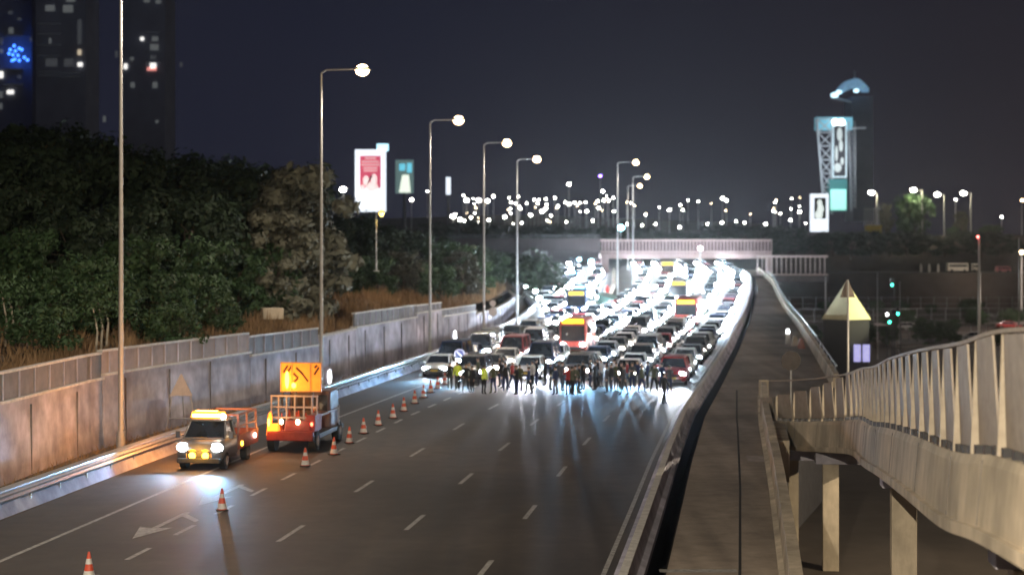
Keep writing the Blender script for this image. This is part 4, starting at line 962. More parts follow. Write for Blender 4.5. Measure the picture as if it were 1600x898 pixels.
# ------------------------------------------------------------------ pavilion with a lit pyramid roof
Y = 193; c = at(1329, 500, Y)
t = thing('pavilion', 'small dark pavilion with pyramid roof, its right face brightly lit, lilac doors below', 'building', (c.x, Y, LOW))
RF = mat('roof_cream', (.60, .56, .36), .7, .1, 1, emit=0)
mb = MB(); z0 = at(0, 500, Y).z; zt = at(0, 440, Y).z; s = 1.95
cxr, cyr = c.x, Y + 2.5; ap = (cxr, cyr, zt); cs = [(cxr - s, cyr - s + 0, z0), (cxr + s, cyr - s, z0), (cxr + s, cyr + s, z0), (cxr - s, cyr + s, z0)]
rot = Matrix.Rotation(rad(38), 3, 'Z'); cs = [tuple(Vector((cxr, cyr, z0)) + rot @ (Vector(p) - Vector((cxr, cyr, z0)))) for p in cs]
for i in range(4): mb.quad([cs[i], cs[(i + 1) % 4], ap])
mb.quad(cs[::-1]); mb.build('roof', RF, t)
mb = MB(); mb.box((cxr, cyr, (LOW + z0) / 2), (3.6, 3.6, z0 - LOW - .02), rz=rad(38)); mb.build('wall', DARKM, t)
for k in (0, 1):
    mb = MB(); p0 = at(1334 + k * 14, 565, Y - .4); p1 = at(1345 + k * 14, 538, Y - .4); mb.box(((p0.x + p1.x) / 2, Y - .4, (p0.z + p1.z) / 2), (p1.x - p0.x, .1, p1.z - p0.z)); mb.build('lit_door', mat('lilac_glow', (.5, .5, .9), emit=.75, ecol=(.42, .42, .85)), t)
lightobj('roof_floodlight', 'SPOT', (cxr + 8, cyr - 3.2, z0 + 4.5), 6500, (1, .95, .55), t, .2, (cxr + 1, cyr - 1.0, z0 + 1.2), 50, .5)

# ------------------------------------------------------------------ traffic lights and slender poles on the lower ground
GREEN = mat('green_signal', (.1, 1, .7), emit=14, ecol=(.05, 1, .62)); REDL = mat('red_signal', (1, .1, .1), emit=12, ecol=(1, .12, .1)); WHL = mat('white_small_light', (1, 1, 1), emit=25, ecol=(1, .95, .9))
def signal(px, py, Y, label, m=GREEN, side=.35):
    p = at(px, py, Y); t = thing('traffic_light', label, 'traffic light', (p.x + side, Y, LOW))
    mb = MB(); mb.tube((p.x + side, Y + .15, LOW), (p.x + side, Y + .15, p.z + 1.0), .07, n=8); mb.build('post', DARKM, t)
    mb = MB(); mb.box((p.x, Y + .15, p.z + .33), (.36, .25, 1.15)); mb.tube((p.x, Y + .15, p.z), (p.x + side, Y + .15, p.z), .03); h = mb.build('housing', DARKM, t, bevel=.03)
    for k, mm in ((0, m), (.35, BLACK), (.7, BLACK)):
        mb = MB(); mb.ball((p.x, Y, p.z + k), (.15, .06, .15), 12, 6); mb.build('signal_lens', mm, h, smooth=True)
signal(1394, 445, 230, 'traffic light showing green, highest of the three, right of the pavilion')
signal(1403, 490, 215, 'traffic light showing green, right one of the lower pair')
signal(1390, 503, 214, 'traffic light showing green, lowest and left of the three')
mb = MB(); p = at(1386, 491, 212); t = thing('lantern_post', 'short post with a white light just left of the green signals', 'lamp', (p.x, 212, LOW))
mb.tube((p.x, 212, LOW), (p.x, 212, p.z), .05); mb.build('post', DARKM, t); mb = MB(); mb.ball(p, .17); mb.build('lamp', WHL, t, smooth=True)
def polething(px, top, bot, Y, label, r=.09, light=None):
    x = (px - CX) / F * Y; zt = CH - (top - HY) / F * Y; zb = CH - (bot - HY) / F * Y
    t = thing('tall_pole', label, 'pole', (x, Y, zb)); mb = MB(); mb.tube((x, Y, zb), (x, Y, zt), r, r * .6, 10); mb.build('shaft', POLE, t, smooth=True)
    mb = MB(); mb.tube((x, Y, zb), (x, Y, zb + .5), r * 1.6, r * 1.5, 10); mb.build('base', POLE, t)
    if light: mb = MB(); mb.ball((x - .12, Y - .05, zt - .1), .11); mb.build('lamp', light, t, smooth=True)
    return t
polething(1530, 368, 640, 140, 'tall bare pole with a tiny red light on top at the right above the fence', r=.16, light=REDL)
polething(1290, 432, 500, 250, 'short pale pole at the corner just left of the pavilion', r=.16)
polething(1406, 440, 552, 236, 'thin dark pole right of the uppermost green traffic light', r=.06)
polething(1592, 372, 520, 215, 'thin pole at the far right edge of the picture', r=.08)
polething(1371, 425, 560, 205, 'thin dark pole right of the pavilion roof', r=.05)
# parked vehicles and low white forms on the right
def box_vehicle(px0, px1, py0, py1, Y, colour, label, cat='van'):
    a, b = at(px0, py0, Y), at(px1, py1, Y); L = b.x - a.x; H = a.z - b.z
    t = thing('parked_van', label, cat, ((a.x + b.x) / 2, Y, b.z))
    mb = MB(); mb.box(((a.x + b.x) / 2, Y, (a.z + b.z) / 2 + .15), (L, 2.0, H - .3), tx=.96, ty=.9); mb.build('body', colour, t, bevel=.12)
    mb = MB(); mb.box(((a.x + b.x) / 2, Y - .93, b.z + H * .72), (L * .85, .1, H * .25)); mb.build('windows', GLASS, t)
    for s in (.2, .8): mb = MB(); mb.tube((a.x + L * s, Y - 1.05, b.z + .35), (a.x + L * s, Y - .8, b.z + .35), .35, n=12); mb.build('wheel', BLACK, t)
    return t
G_Y = 410
PV = mat('pale_van_paint', (.6, .55, .48), .5, .1, 1)
mb = MB(); a, b = at(1500, 422, 405), at(1700, 440, 405); mb.hexa([(a.x - 70, 395, LOW), (b.x, 395, LOW), (b.x, 430, LOW), (a.x - 70, 430, LOW), (a.x - 62, 402, at(0, 426, 405).z), (b.x, 402, at(0, 426, 405).z), (b.x, 425, at(0, 426, 405).z), (a.x - 62, 425, at(0, 426, 405).z)]); structure(mb, 'terrace', SOILD)
box_vehicle(1479, 1512, 411, 425, 404, PV, 'long pale van parked on the dark slope at the right')
box_vehicle(1519, 1529, 412, 425, 404.5, PV, 'short pale vehicle end beside the pole with the red light')
box_vehicle(1556, 1578, 416, 426, 403, mat('pink_car', (.5, .16, .18), .4), 'small pinkish red car parked on the dark slope', 'car')
for px in (1439, 1452, 1466):
    p = at(px, 425, 404); mb = MB(); mb.ball((p.x, 404, p.z + 1.0), (.28, .28, 1.0), 8, 6); mb.tube((p.x, 404, p.z), (p.x, 404, p.z + .6), .28, .3, 8)
    tag(mb.build('wrapped_bollard', PV, smooth=True), 'pale upright bollard on the dark slope left of the pale van', 'bollard', 'pale bollards on the dark slope')
lightobj('slope_light', 'POINT', at(1515, 395, 396), 900, (1, .85, .65), None, .2)

def low_fence(x0, y0, x1, y1, h, label):
    t = thing('wire_fence', label, 'fence', (x0, y0, LOW)); n = int(math.hypot(x1 - x0, y1 - y0) / 3)
    mb = MB()
    for k in range(n + 1): u = k / n; mb.tube((x0 + (x1 - x0) * u, y0 + (y1 - y0) * u, LOW), (x0 + (x1 - x0) * u, y0 + (y1 - y0) * u, LOW + h), .06, n=5)
    for z in (.1, .5, .97): mb.tube((x0, y0, LOW + h * z), (x1, y1, LOW + h * z), .035, n=4)
    mb.build('posts_and_wires', STEEL, t)
low_fence(48, 262, 130, 300, 2.2, 'wire fence along the lower crossing road, nearest of the three beyond the ramp')
low_fence(52, 330, 150, 352, 2.6, 'wire fence in the dark ground between the green signals and the slope')
low_fence(60, 392, 180, 396, 3.0, 'farthest wire fence at the foot of the right slope')
KERB = mat('kerb_grey', (.35, .33, .31), .8, .2, 1)
mb = MB(); mb.sweep([(56, 252, LOW), (90, 268, LOW), (150, 284, LOW)], [(-.2, 0), (-.2, .3), (.2, .3), (.2, 0)]); structure(mb, 'kerb', KERB)
mb = MB(); mb.sweep([(60, 318, LOW), (100, 326, LOW), (160, 338, LOW)], [(-.2, 0), (-.2, .5), (.2, .5), (.2, 0)]); structure(mb, 'kerb', KERB)
for i, (x, y, kd, cl, rz) in enumerate([(72, 268, 'sedan', 'silver', 1.2), (83, 274, 'suv', 'grey', 1.25), (69, 300, 'hatchback', 'white', 1.4), (88, 306, 'sedan', 'red', 1.5), (78, 345, 'van', 'white', 1.5), (96, 350, 'sedan', 'grey', 1.5)]):
    o = car(kd, cl, DARKM); o.location = (x, y, LOW + .03); o.rotation_euler.z = rz; o['label'] = f'unlit {cl} {"tall estate" if kd == "suv" else kd} parked on the lower ground, {nth(i)} counting away from the ramp'; o['group'] = 'unlit cars on the lower ground'
# ------------------------------------------------------------------ towers and billboards far away
def lattice(mb, p0, p1, q0, q1, n, r):
    for k in range(n):
        a0 = Vector(p0).lerp(Vector(p1), k / n); a1 = Vector(p0).lerp(Vector(p1), (k + 1) / n); b0 = Vector(q0).lerp(Vector(q1), k / n); b1 = Vector(q0).lerp(Vector(q1), (k + 1) / n)
        mb.tube(a0, b0, r, n=4); mb.tube(a0, b1, r, n=4); mb.tube(b0, a1, r * .8, n=4)
    mb.tube(p0, p1, r * 1.5, n=6); mb.tube(q0, q1, r * 1.5, n=6)
Y = 590; t = thing('screen_tower', 'tall steel lattice tower with a cyan lit head and a vertical screen', 'tower', (at(1308, 0, Y).x, Y, 5))
TS = mat('tower_steel', (.5, .52, .55), .5, .1, 1)
mb = MB(); lattice(mb, at(1276, 186, Y), at(1288, 335, Y), at(1300, 186, Y), at(1300, 335, Y), 7, .28); lattice(mb, at(1276, 186, Y + 6), at(1288, 335, Y + 6), at(1276, 186, Y), at(1288, 335, Y), 7, .2); mb.build('lattice', TS, t)
mb = MB(); lattice(mb, at(1326, 190, Y), at(1330, 330, Y), at(1336, 190, Y + 2), at(1337, 325, Y + 2), 10, .14); mb.build('lattice', TS, t)
lightobj('tower_flood', 'POINT', at(1290, 250, Y - 14), 7000, (.75, .9, 1), t, .5); lightobj('tower_flood', 'POINT', at(1337, 240, Y - 12), 3500, (.85, .9, 1), t, .5)
mb = MB(); a = at(1301, 192, Y - 1); b = at(1323, 278, Y - 1); mb.box(((a.x + b.x) / 2, Y - 1, (a.z + b.z) / 2), (b.x - a.x, .5, a.z - b.z)); fr = mb.build('screen_frame', mat('lit_frame', (.7, .8, .85), emit=.4, ecol=(.65, .85, .95)), t)
mb = MB(); a = at(1303, 196, Y - 1.5); b = at(1321, 275, Y - 1.5); mb.box(((a.x + b.x) / 2, Y - 1.45, (a.z + b.z) / 2), (b.x - a.x, .1, a.z - b.z)); mb.build('screen', mat('screen_dark', (.03, .03, .035), emit=.05, ecol=(.3, .35, .4)), fr)
mb = MB()
for (x0, y0, rx, rz) in ((1312, 210, 2.2, 4.6), (1314, 228, 1.6, 4), (1307, 240, 1.1, 5.5), (1309, 262, 2.9, 3.2), (1316, 252, 1.3, 2.6)):
    p = at(x0, y0, Y - 1.6); mb.ball((p.x, Y - 1.55, p.z), (rx * .45, .12, rz * .5), 10, 8)
mb.build('screen_picture', mat('screen_grey', (.5, .52, .5), emit=.38, ecol=(.7, .78, .76)), fr, smooth=True)
mb = MB(); a = at(1276, 183, Y - .5); b = at(1333, 203, Y - .5); mb.box(((a.x + b.x) / 2, Y + 2, (a.z + b.z) / 2), (b.x - a.x, 4, a.z - b.z)); mb.build('head', mat('head_cyan', (.2, .5, .6), emit=.28, ecol=(.3, .75, .95)), t)
mb = MB()
for px_ in (1305, 1315): mb.ball(at(px_, 191, Y - 1.8), (1.2, .5, 1.2), 10, 8)
mb.build('floodlight', mat('flood_white', (1, 1, 1), emit=5, ecol=(.8, .95, 1)), t, smooth=True)
mb = MB(); a = at(1296, 280, Y - .5); b = at(1324, 330, Y - .5); mb.box(((a.x + b.x) / 2, Y + 1.5, (a.z + b.z) / 2), (b.x - a.x, 4, a.z - b.z)); mb.build('base_block', mat('teal_dark', (.05, .2, .2), emit=.13, ecol=(.2, .7, .7)), t)
mb = MB(); a = at(1298, 296, Y - 1.2); b = at(1322, 328, Y - 1.2); mb.box(((a.x + b.x) / 2, Y - 1.0, (a.z + b.z) / 2), (b.x - a.x, .6, a.z - b.z)); mb.build('lit_window', mat('teal_glow', (.4, .9, .8), emit=.85, ecol=(.45, 1, .85)), t)
mb = MB(); mb.tube(at(1330, 200, Y), at(1353, 200, Y), .3, n=6); mb.build('arm', TS, t)
Y = 640; t = thing('dark_skyscraper', 'unlit tower topped by a blue glowing curved canopy', 'tower', (at(1345, 0, Y).x, Y, 5))
mb = MB(); a = at(1334, 150, Y); b = at(1366, 345, Y); mb.box(((a.x + b.x) / 2, Y + 10, (a.z + b.z) / 2), (b.x - a.x, 16, a.z - b.z)); mb.build('body', mat('tower_grey', (.22, .24, .30), .9, .2, .05, spec=.1), t)
mb = MB(); rings = []
for k in range(9):
    s = k / 8; px_ = 1312 + 44 * s; py_ = 152 - 29 * math.sin(math.pi * min(1, (.12 + s * .88)) * .8) * (1 if s < .6 else 1 - (s - .6) * .5)
    p = at(px_, py_, Y); rings.append([(p.x, Y - 2, p.z), (p.x, Y + 12, p.z + .5), (p.x, Y + 12, p.z - .5), (p.x, Y - 2, p.z - 3.6 * math.sin(math.pi * (.1 + .75 * s)))])
mb.loft(rings); mb.build('canopy', mat('canopy_blue', (.3, .5, .7), var=.6, scale=.2, emit=.34, ecol=(.30, .60, .92)), t)
for px_, py_, r_ in ((1304, 149, 1.5), (1311, 144, 1.1), (1338, 142, 1.1)):
    mb = MB(); mb.ball(at(px_, py_, Y - 3), (r_, .4, r_ * .7), 8, 6)
    mb.build('spot_lamp', mat('cyan_lamp', (.8, .95, 1), emit=2.2, ecol=(.55, .85, 1)), t, smooth=True)
mb = MB(); mb.tube(at(1335, 124, Y), at(1335, 112, Y), .25, n=5); mb.tube(at(1298, 152, Y + 4), at(1330, 160, Y + 4), .5, n=5); mb.build('mast', TS, t)
def billboard(px0, py0, px1, py1, Y, label, frame_e, art, border=.1, foot=None):
    a, b = at(px0, py0, Y), at(px1, py1, Y); W_, H_ = b.x - a.x, a.z - b.z; cx_, cz_ = (a.x + b.x) / 2, (a.z + b.z) / 2
    t = thing('billboard', label, 'billboard', (cx_, Y, foot if foot is not None else b.z - 8))
    mb = MB(); mb.box((cx_, Y, cz_), (W_, 1.2, H_)); mb.build('lit_frame', frame_e, t)
    art(t, a, b, Y - .65)
    mb = MB(); mb.tube((cx_, Y + .2, t.location.z), (cx_, Y + .2, b.z), .45, n=10); mb.build('post', DARKM, t)
    return t
WF = mat('billboard_white', (.8, .82, .85), emit=1.25, ecol=(.82, .90, 1))
def art_pink(t, a, b, y):
    W_, H_ = b.x - a.x, a.z - b.z; u = lambda s: a.x + W_ * s; v = lambda s: a.z - H_ * s
    mb = MB(); mb.box((u(.5), y, v(.36)), (W_ * .68, .08, H_ * .52)); f = mb.build('poster', mat('poster_pink', (.75, .12, .2), var=.2, scale=.3, emit=.52, ecol=(.92, .12, .22)), t)
    mb = MB()
    for z_, w_ in ((.14, .36), (.195, .56), (.245, .60), (.295, .46), (.34, .44)): mb.box((u(.5), y - .06, v(z_)), (W_ * w_, .06, H_ * .03))
    mb.build('pale_lines', mat('poster_line', (.9, .6, .6), emit=.75, ecol=(.95, .42, .46)), f, bevel=.1)
    mb = MB()
    for x_, z_, rx, rz in ((.36, .50, .10, .08), (.62, .48, .10, .09), (.55, .60, .20, .08), (.25, .62, .07, .06)): mb.ball((u(x_), y - .08, v(z_)), (W_ * rx, .05, H_ * rz), 12, 8)
    mb.build('pale_figures', mat('poster_figure', (.95, .8, .78), emit=.95, ecol=(1, .75, .74)), f, smooth=True)
    mb = MB(); mb.tube((u(.55), y - .16, v(.42)), (u(.38), y - .16, v(.58)), .28, .1, n=6); mb.build('dark_shape', mat('poster_dark', (.12, .05, .08), .6), f)
Y = 430
billboard(555, 234, 603, 331, Y, 'tall glowing billboard with a pink poster in a white frame above the trees', WF, art_pink, foot=5)
mb = MB(); a, b = at(589, 225, Y), at(607, 236, Y); mb.box(((a.x + b.x) / 2, Y - .2, (a.z + b.z) / 2), (b.x - a.x, .8, a.z - b.z)); mb.tube(at(598, 236, Y), at(598, 262, Y + 2), .12)
tag(mb.build('lit_sign', mat('sign_cyan', (.6, .9, 1), emit=1.7, ecol=(.5, .86, 1)), bevel=.1), 'small pale cyan light box on the top right corner of the pink billboard', 'sign')
def art_teal(t, a, b, y):
    W_, H_ = b.x - a.x, a.z - b.z; u = lambda s: a.x + W_ * s; v = lambda s: a.z - H_ * s
    mb = MB(); mb.box((u(.38), y, v(.22)), (W_ * .32, .08, H_ * .2)); mb.box((u(.78), y, v(.24)), (W_ * .26, .08, H_ * .28)); mb.build('cyan_squares', mat('cyan_panel', (.2, .8, .9), emit=.85, ecol=(.18, .72, .95)), t)
    mb = MB(); mb.hexa([(u(.2), y, v(.98)), (u(.85), y, v(.98)), (u(.85), y + .1, v(.98)), (u(.2), y + .1, v(.98)), (u(.38), y, v(.45)), (u(.75), y, v(.45)), (u(.75), y + .1, v(.45)), (u(.38), y + .1, v(.45))]); mb.build('pale_shape', mat('pale_glow', (.9, .95, .8), emit=1.1, ecol=(.88, .98, .82)), t)
Y = 520; billboard(618, 250, 646, 302, Y, 'smaller teal billboard with two cyan squares above a pale shape', mat('bb_greenish', (.25, .4, .4), emit=.20, ecol=(.42, .68, .66)), art_teal, foot=8)
def art_small(t, a, b, y):
    W_, H_ = b.x - a.x, a.z - b.z; u = lambda s: a.x + W_ * s; v = lambda s: a.z - H_ * s
    mb = MB(); mb.box((u(.53), y, v(.38)), (W_ * .66, .08, H_ * .56)); f = mb.build('poster', mat('poster_black', (.03, .03, .03), .5), t)
    mb = MB()
    for x_, z_, rx, rz in ((.5, .24, .14, .09), (.55, .40, .18, .14), (.45, .55, .22, .12)): mb.ball((u(x_), y - .08, v(z_)), (W_ * rx, .05, H_ * rz), 12, 8)
    mb.build('pale_figure', mat('poster_pale', (.9, .95, .9), emit=.9, ecol=(.85, .95, .92)), f, smooth=True)
Y = 500; billboard(1266, 303, 1294, 362, Y, 'white framed billboard with a pale figure on black left of the screen tower', WF, art_small, foot=4)
def art_none(t, a, b, y): pass
billboard(697, 277, 704, 304, 560, 'narrow white light box on a post between the lamp poles', WF, art_none, foot=8)
# high-rise buildings at the upper left
TB = mat('highrise_dark', (.32, .34, .42), .9, .2, .05, spec=.1)
WIN = [mat('window_warm', (1, .85, .6), emit=.55, ecol=(1, .82, .58)), mat('window_dim', (.5, .5, .45), emit=.10, ecol=(.72, .78, .8)), mat('window_white', (1, 1, 1), emit=1.3, ecol=(1, .97, .9)), mat('window_faint', (.3, .3, .3), emit=.045, ecol=(.7, .76, .85)), mat('window_red', (1, .4, .35), emit=.9, ecol=(1, .35, .3))]
def tower(px0, px1, top, Y, label, wins, balc, depth=20):
    a, b = at(px0, top, Y), at(px1, 360, Y); t = thing('highrise_building', label, 'building', ((a.x + b.x) / 2, Y, b.z))
    mb = MB(); mb.box(((a.x + b.x) / 2, Y + depth / 2, (a.z + b.z) / 2), (b.x - a.x, depth, a.z - b.z)); mb.build('wall', TB, t)
    for px, py, w_, h_, k in wins:
        p = at(px, py, Y - .4); mb = MB(); mb.box((p.x, Y - .3, p.z), (w_ * Y / F, .5, h_ * Y / F)); mb.build('window', WIN[k], t)
    for px, py, w_ in balc:
        p = at(px, py, Y - 1); mb = MB(); mb.box((p.x, Y - .9, p.z), (w_ * Y / F, 1.8, .9 * Y / F / 1)); mb.build('balcony', mat('balcony_glow', (.16, .17, .19), .7, .2, .3, emit=.028, ecol=(.5, .55, .65)), t)  # balconies get a faint glow of their own through emission
w1 = [(78, 13, 14, 9, 1), (106, 14, 15, 11, 1), (124, 82, 5, 8, 0), (125, 101, 7, 6, 2), (80, 98, 18, 12, 3), (107, 98, 14, 12, 3), (110, 1, 14, 4, 1), (78, 64, 3, 8, 1), (124, 50, 6, 38, 3)]
b1 = [(76, y, 36) for y in (37, 53, 70, 87, 112, 118)] + [(109, y, 30) for y in (114, 120)]
tower(56, 134, -80, 620, 'dark high-rise with balconies and scattered lit windows left of the nearest lamp pole', w1, b1)
w2 = [(222, 61, 5, 5, 2), (242, 61, 9, 7, 1), (241, 74, 13, 9, 1), (239, 90, 9, 6, 3), (239, 103, 9, 8, 2), (237, 108, 14, 5, 4), (206, 92, 5, 5, 1), (207, 133, 6, 8, 1), (242, 133, 7, 9, 1), (196, 104, 5, 8, 2), (229, 2, 9, 4, 1), (247, 3, 8, 5, 1), (283, 101, 4, 7, 3), (245, 190, 4, 4, 1), (163, 186, 4, 9, 1), (182, 85, 4, 10, 3)]
tower(192, 258, -80, 660, 'dark high-rise with a column of bright windows right of the nearest lamp pole', w2, [(239, y, 22) for y in (50, 66, 82, 97)])
w3 = [(17, 48, 7, 9, 1), (2, 65, 4, 10, 3), (2, 80, 4, 6, 1), (2, 117, 5, 10, 2), (16, 144, 10, 6, 2), (1, 148, 5, 10, 1), (1, 166, 4, 9, 1), (48, 62, 3, 6, 3), (16, 20, 6, 5, 3), (30, 120, 5, 5, 3), (30, 30, 5, 4, 3)]
tower(-60, 50, -80, 640, 'dark high-rise at the left edge carrying the cluster of blue lights', w3, [(20, y, 30) for y in (56, 108, 132)])
p0 = at(24, 82, 636)
bl = thing('blue_light_cluster', 'cluster of vivid blue lamps on the dark high-rise at the left edge', 'lights', p0)
BB = mat('blue_lamp', (.1, .25, 1), emit=4.5, ecol=(.05, .20, 1))
for px, py in ((22, 72), (16, 78), (24, 80), (30, 76), (14, 84), (20, 86), (28, 87), (34, 78), (23, 93), (30, 95), (19, 95), (38, 90), (43, 94)):
    p = at(px, py, 636); mb = MB(); mb.ball((p.x, 636, p.z), .55, 8, 5); mb.build('lamp', BB, bl, smooth=True)

# ------------------------------------------------------------------ distant street lamps
FL = {}
def far_lamp(px, py, sz, m, label, group, Y=None, arm=0, hbase=None):
    Y = Y or R.uniform(520, 760); key = (sz, m.name)
    p = at(px, py, Y); H_ = 10.0
    if key not in FL:
        t = thing('street_lamp', label, 'street lamp', (0, 0, 0), 0, group)
        mb = MB(); mb.tube((0, 0, -H_), (0, 0, .2), .14, .09, 6); mb.build('pole', POLE, t)
        mb = MB(); mb.ball((0, -.2, 0), (sz, sz * .6, sz * .75), 10, 6); mb.build('lens', m, t, smooth=True)
        FL[key] = t; t.location = p; return t
    return dup(FL[key], p, 0, label, group)
VIO = mat('violet_lens', (.5, .3, 1), emit=16, ecol=(.30, .16, 1)); CYA = mat('cyan_lens', (.5, 1, 1), emit=30, ecol=(.35, .85, 1))
big = [(729, 313), (748, 313), (762, 314), (719, 343), (847, 330), (708, 338)]
mid = [(771, 307), (736, 340), (764, 344), (789, 339), (829, 336), (889, 288), (889, 319), (917, 330), (935, 325), (942, 299), (959, 330), (943, 313), (1046, 328), (1062, 355), (1129, 310), (1135, 313), (1196, 350), (1235, 344), (1249, 331), (725, 345), (853, 326)]
small = [(724, 305), (734, 350), (798, 333), (799, 316), (806, 318), (823, 318), (813, 326), (835, 312), (842, 312), (853, 311), (840, 318), (854, 319), (867, 309), (883, 316), (898, 317), (906, 317), (915, 316), (906, 331), (958, 309), (934, 314), (951, 313), (937, 368), (885, 347), (1067, 328), (1075, 313), (1091, 315), (1128, 348), (1163, 348), (1211, 316), (1211, 331), (1219, 334), (668, 299), (861, 337), (872, 322), (1003, 352), (1105, 350), (1150, 346), (980, 350), (926, 345), (815, 348), (700, 352), (655, 360), (1024, 350)]
for l_, s_, lab in ((big, .72, 'large white street lamp glowing on the dark far hillside'), (mid, .46, 'medium white street lamp glowing on the dark far hillside'), (small, .27, 'small white street lamp glowing on the dark far hillside')):
    for px, py in l_: far_lamp(px, py, s_, LENS_C, lab, 'street lamps on the far hillside')
far_lamp(536, 296, .75, LENS_C, 'white street lamp shining through the trees left of the pink billboard', None, 420)
far_lamp(938, 275, .5, VIO, 'single violet light high above the far lamps left of the median pole', None, 560)
far_lamp(970, 356, .8, CYA, 'single large cyan lamp just above the left end of the footbridge', None, 400)
far_lamp(1094, 388, .36, LENS_C, 'small white lamp on the middle of the footbridge railing', None, 318)
far_lamp(1329, 372, .3, LENS_C, 'small white lamp below the screen tower on the dark embankment', None, 440)
far_lamp(905, 405, .35, CYA, 'left of two small cyan lamps under the dark overpass', None, 334)
far_lamp(924, 408, .45, CYA, 'right of two small cyan lamps under the dark overpass', None, 333)
far_lamp(786, 422, .3, LENS_W, 'small warm lamp left of the police cars', None, 300)
far_lamp(643, 312, .35, LENS_C, 'small white lamp below the teal billboard', None, 400)
LENS_T = mat('lamp_lens_tiny_warm', (1, .8, .5), emit=35, ecol=(1, .74, .45))
q9 = random.Random(11)
for i in range(46):
    px = q9.uniform(690, 1260); py = q9.gauss(326, 12); far_lamp(px, min(354, max(306, py)), .2, LENS_T if i % 2 else LENS_C, 'tiny warm lamp in the city lights on the far hillside' if i % 2 else 'tiny white lamp in the city lights on the far hillside', 'small city lights on the far hillside', q9.uniform(560, 820))
# yellow lit lamp with arm beneath the pink billboard
Y = 140; p = at(588, 385, Y); lt = CH + (380 - 336) / F * Y
lamp_post((p.x, Y, p.z - 2), lt - p.z + 2, .12, 'short lamp post glowing strong yellow below the pink billboard', None, power=420, r=.06, lens=mat('yellow_lens', (1, .8, .3), emit=5, ecol=(1, .66, .14)), col=(1, .6, .12), lsize=(.42, .42))
# lamps on the upper road at the right
GR = 'street lamps on the upper road at the right'
for i, (px, py, pole_px, lab) in enumerate([(1361, 301, 1370, 'leftmost upper road lamp beside the green tree and the screen tower'), (1427, 297, 1441, 'second upper road lamp, lighting a tree yellow green'), (1464, 304, 1475, 'third upper road lamp from the left on a straight pole'), (1505, 302, 1517, 'fourth upper road lamp from the left beside the palm')]):
    Yl = 452; x = (pole_px - CX) / F * Yl; zb = 10.6; zt = CH + (HY - py) / F * Yl
    lamp_post((x, Yl, zb), zt - zb, (px - pole_px) / F * Yl + .5, lab, GR, power=1500, lens=LENS_C, col=(1, .92, .72), r=.16, lsize=(2.1, 1.1)) if False else None
    t = thing('street_lamp', lab, 'street lamp', (x, Yl, zb), 0, GR)
    mb = MB(); mb.tube((x, Yl, zb), (x, Yl, zt), .2, .12, 8); mb.build('pole', POLE, t)
    xe = (px - CX) / F * Yl
    mb = MB(); mb.tube((x, Yl, zt), (xe, Yl - .3, zt + .1), .09, .07, 6); mb.build('arm', POLE, t)
    mb = MB(); mb.ball((xe, Yl - .3, zt), (.75, .4, .45), 12, 8); mb.build('lens', LENS_C, t, smooth=True)
    lightobj('lamp_light', 'POINT', (xe, Yl - .6, zt - .7), (1300, 2600, 900, 1500)[i], (1, .95, .6), t, .2)
far_lamp(1493, 312, .25, LENS_C, 'tiny white light between the third and fourth upper road lamps', None, 470)
far_lamp(1565, 339, .25, LENS_C, 'tiny white light at the right beyond the palm', None, 470)
far_lamp(1597, 313, .4, LENS_W, 'pale lamp at the right edge of the picture', None, 460)
far_lamp(1596, 394, .4, LENS_W, 'small yellowish lamp low at the right edge of the picture', None, 300)
mb = MB(); a, b = at(1352, 352, 446), at(1377, 361, 446); mb.box(((a.x + b.x) / 2, 446, (a.z + b.z) / 2 - .3), (b.x - a.x, 1.0, a.z - b.z + .6)); tag(mb.build('yellow_hoarding', mat('hoarding_yellow', (.6, .45, .06), .6, .2, 1)), 'low yellow hoarding below the leftmost upper road lamp', 'hoarding')
mb = MB()
for k in range(8): mb.box((at(1353 + k * 3.2, 0, 445).x, 447, at(0, 338, 445).z), (.12, .12, 4.6))
mb.box((at(1365, 0, 447).x, 447.2, at(0, 327, 445).z), (4, .1, .12)); tag(mb.build('mesh_gate', TS), 'grey barred gate above the yellow hoarding', 'gate')

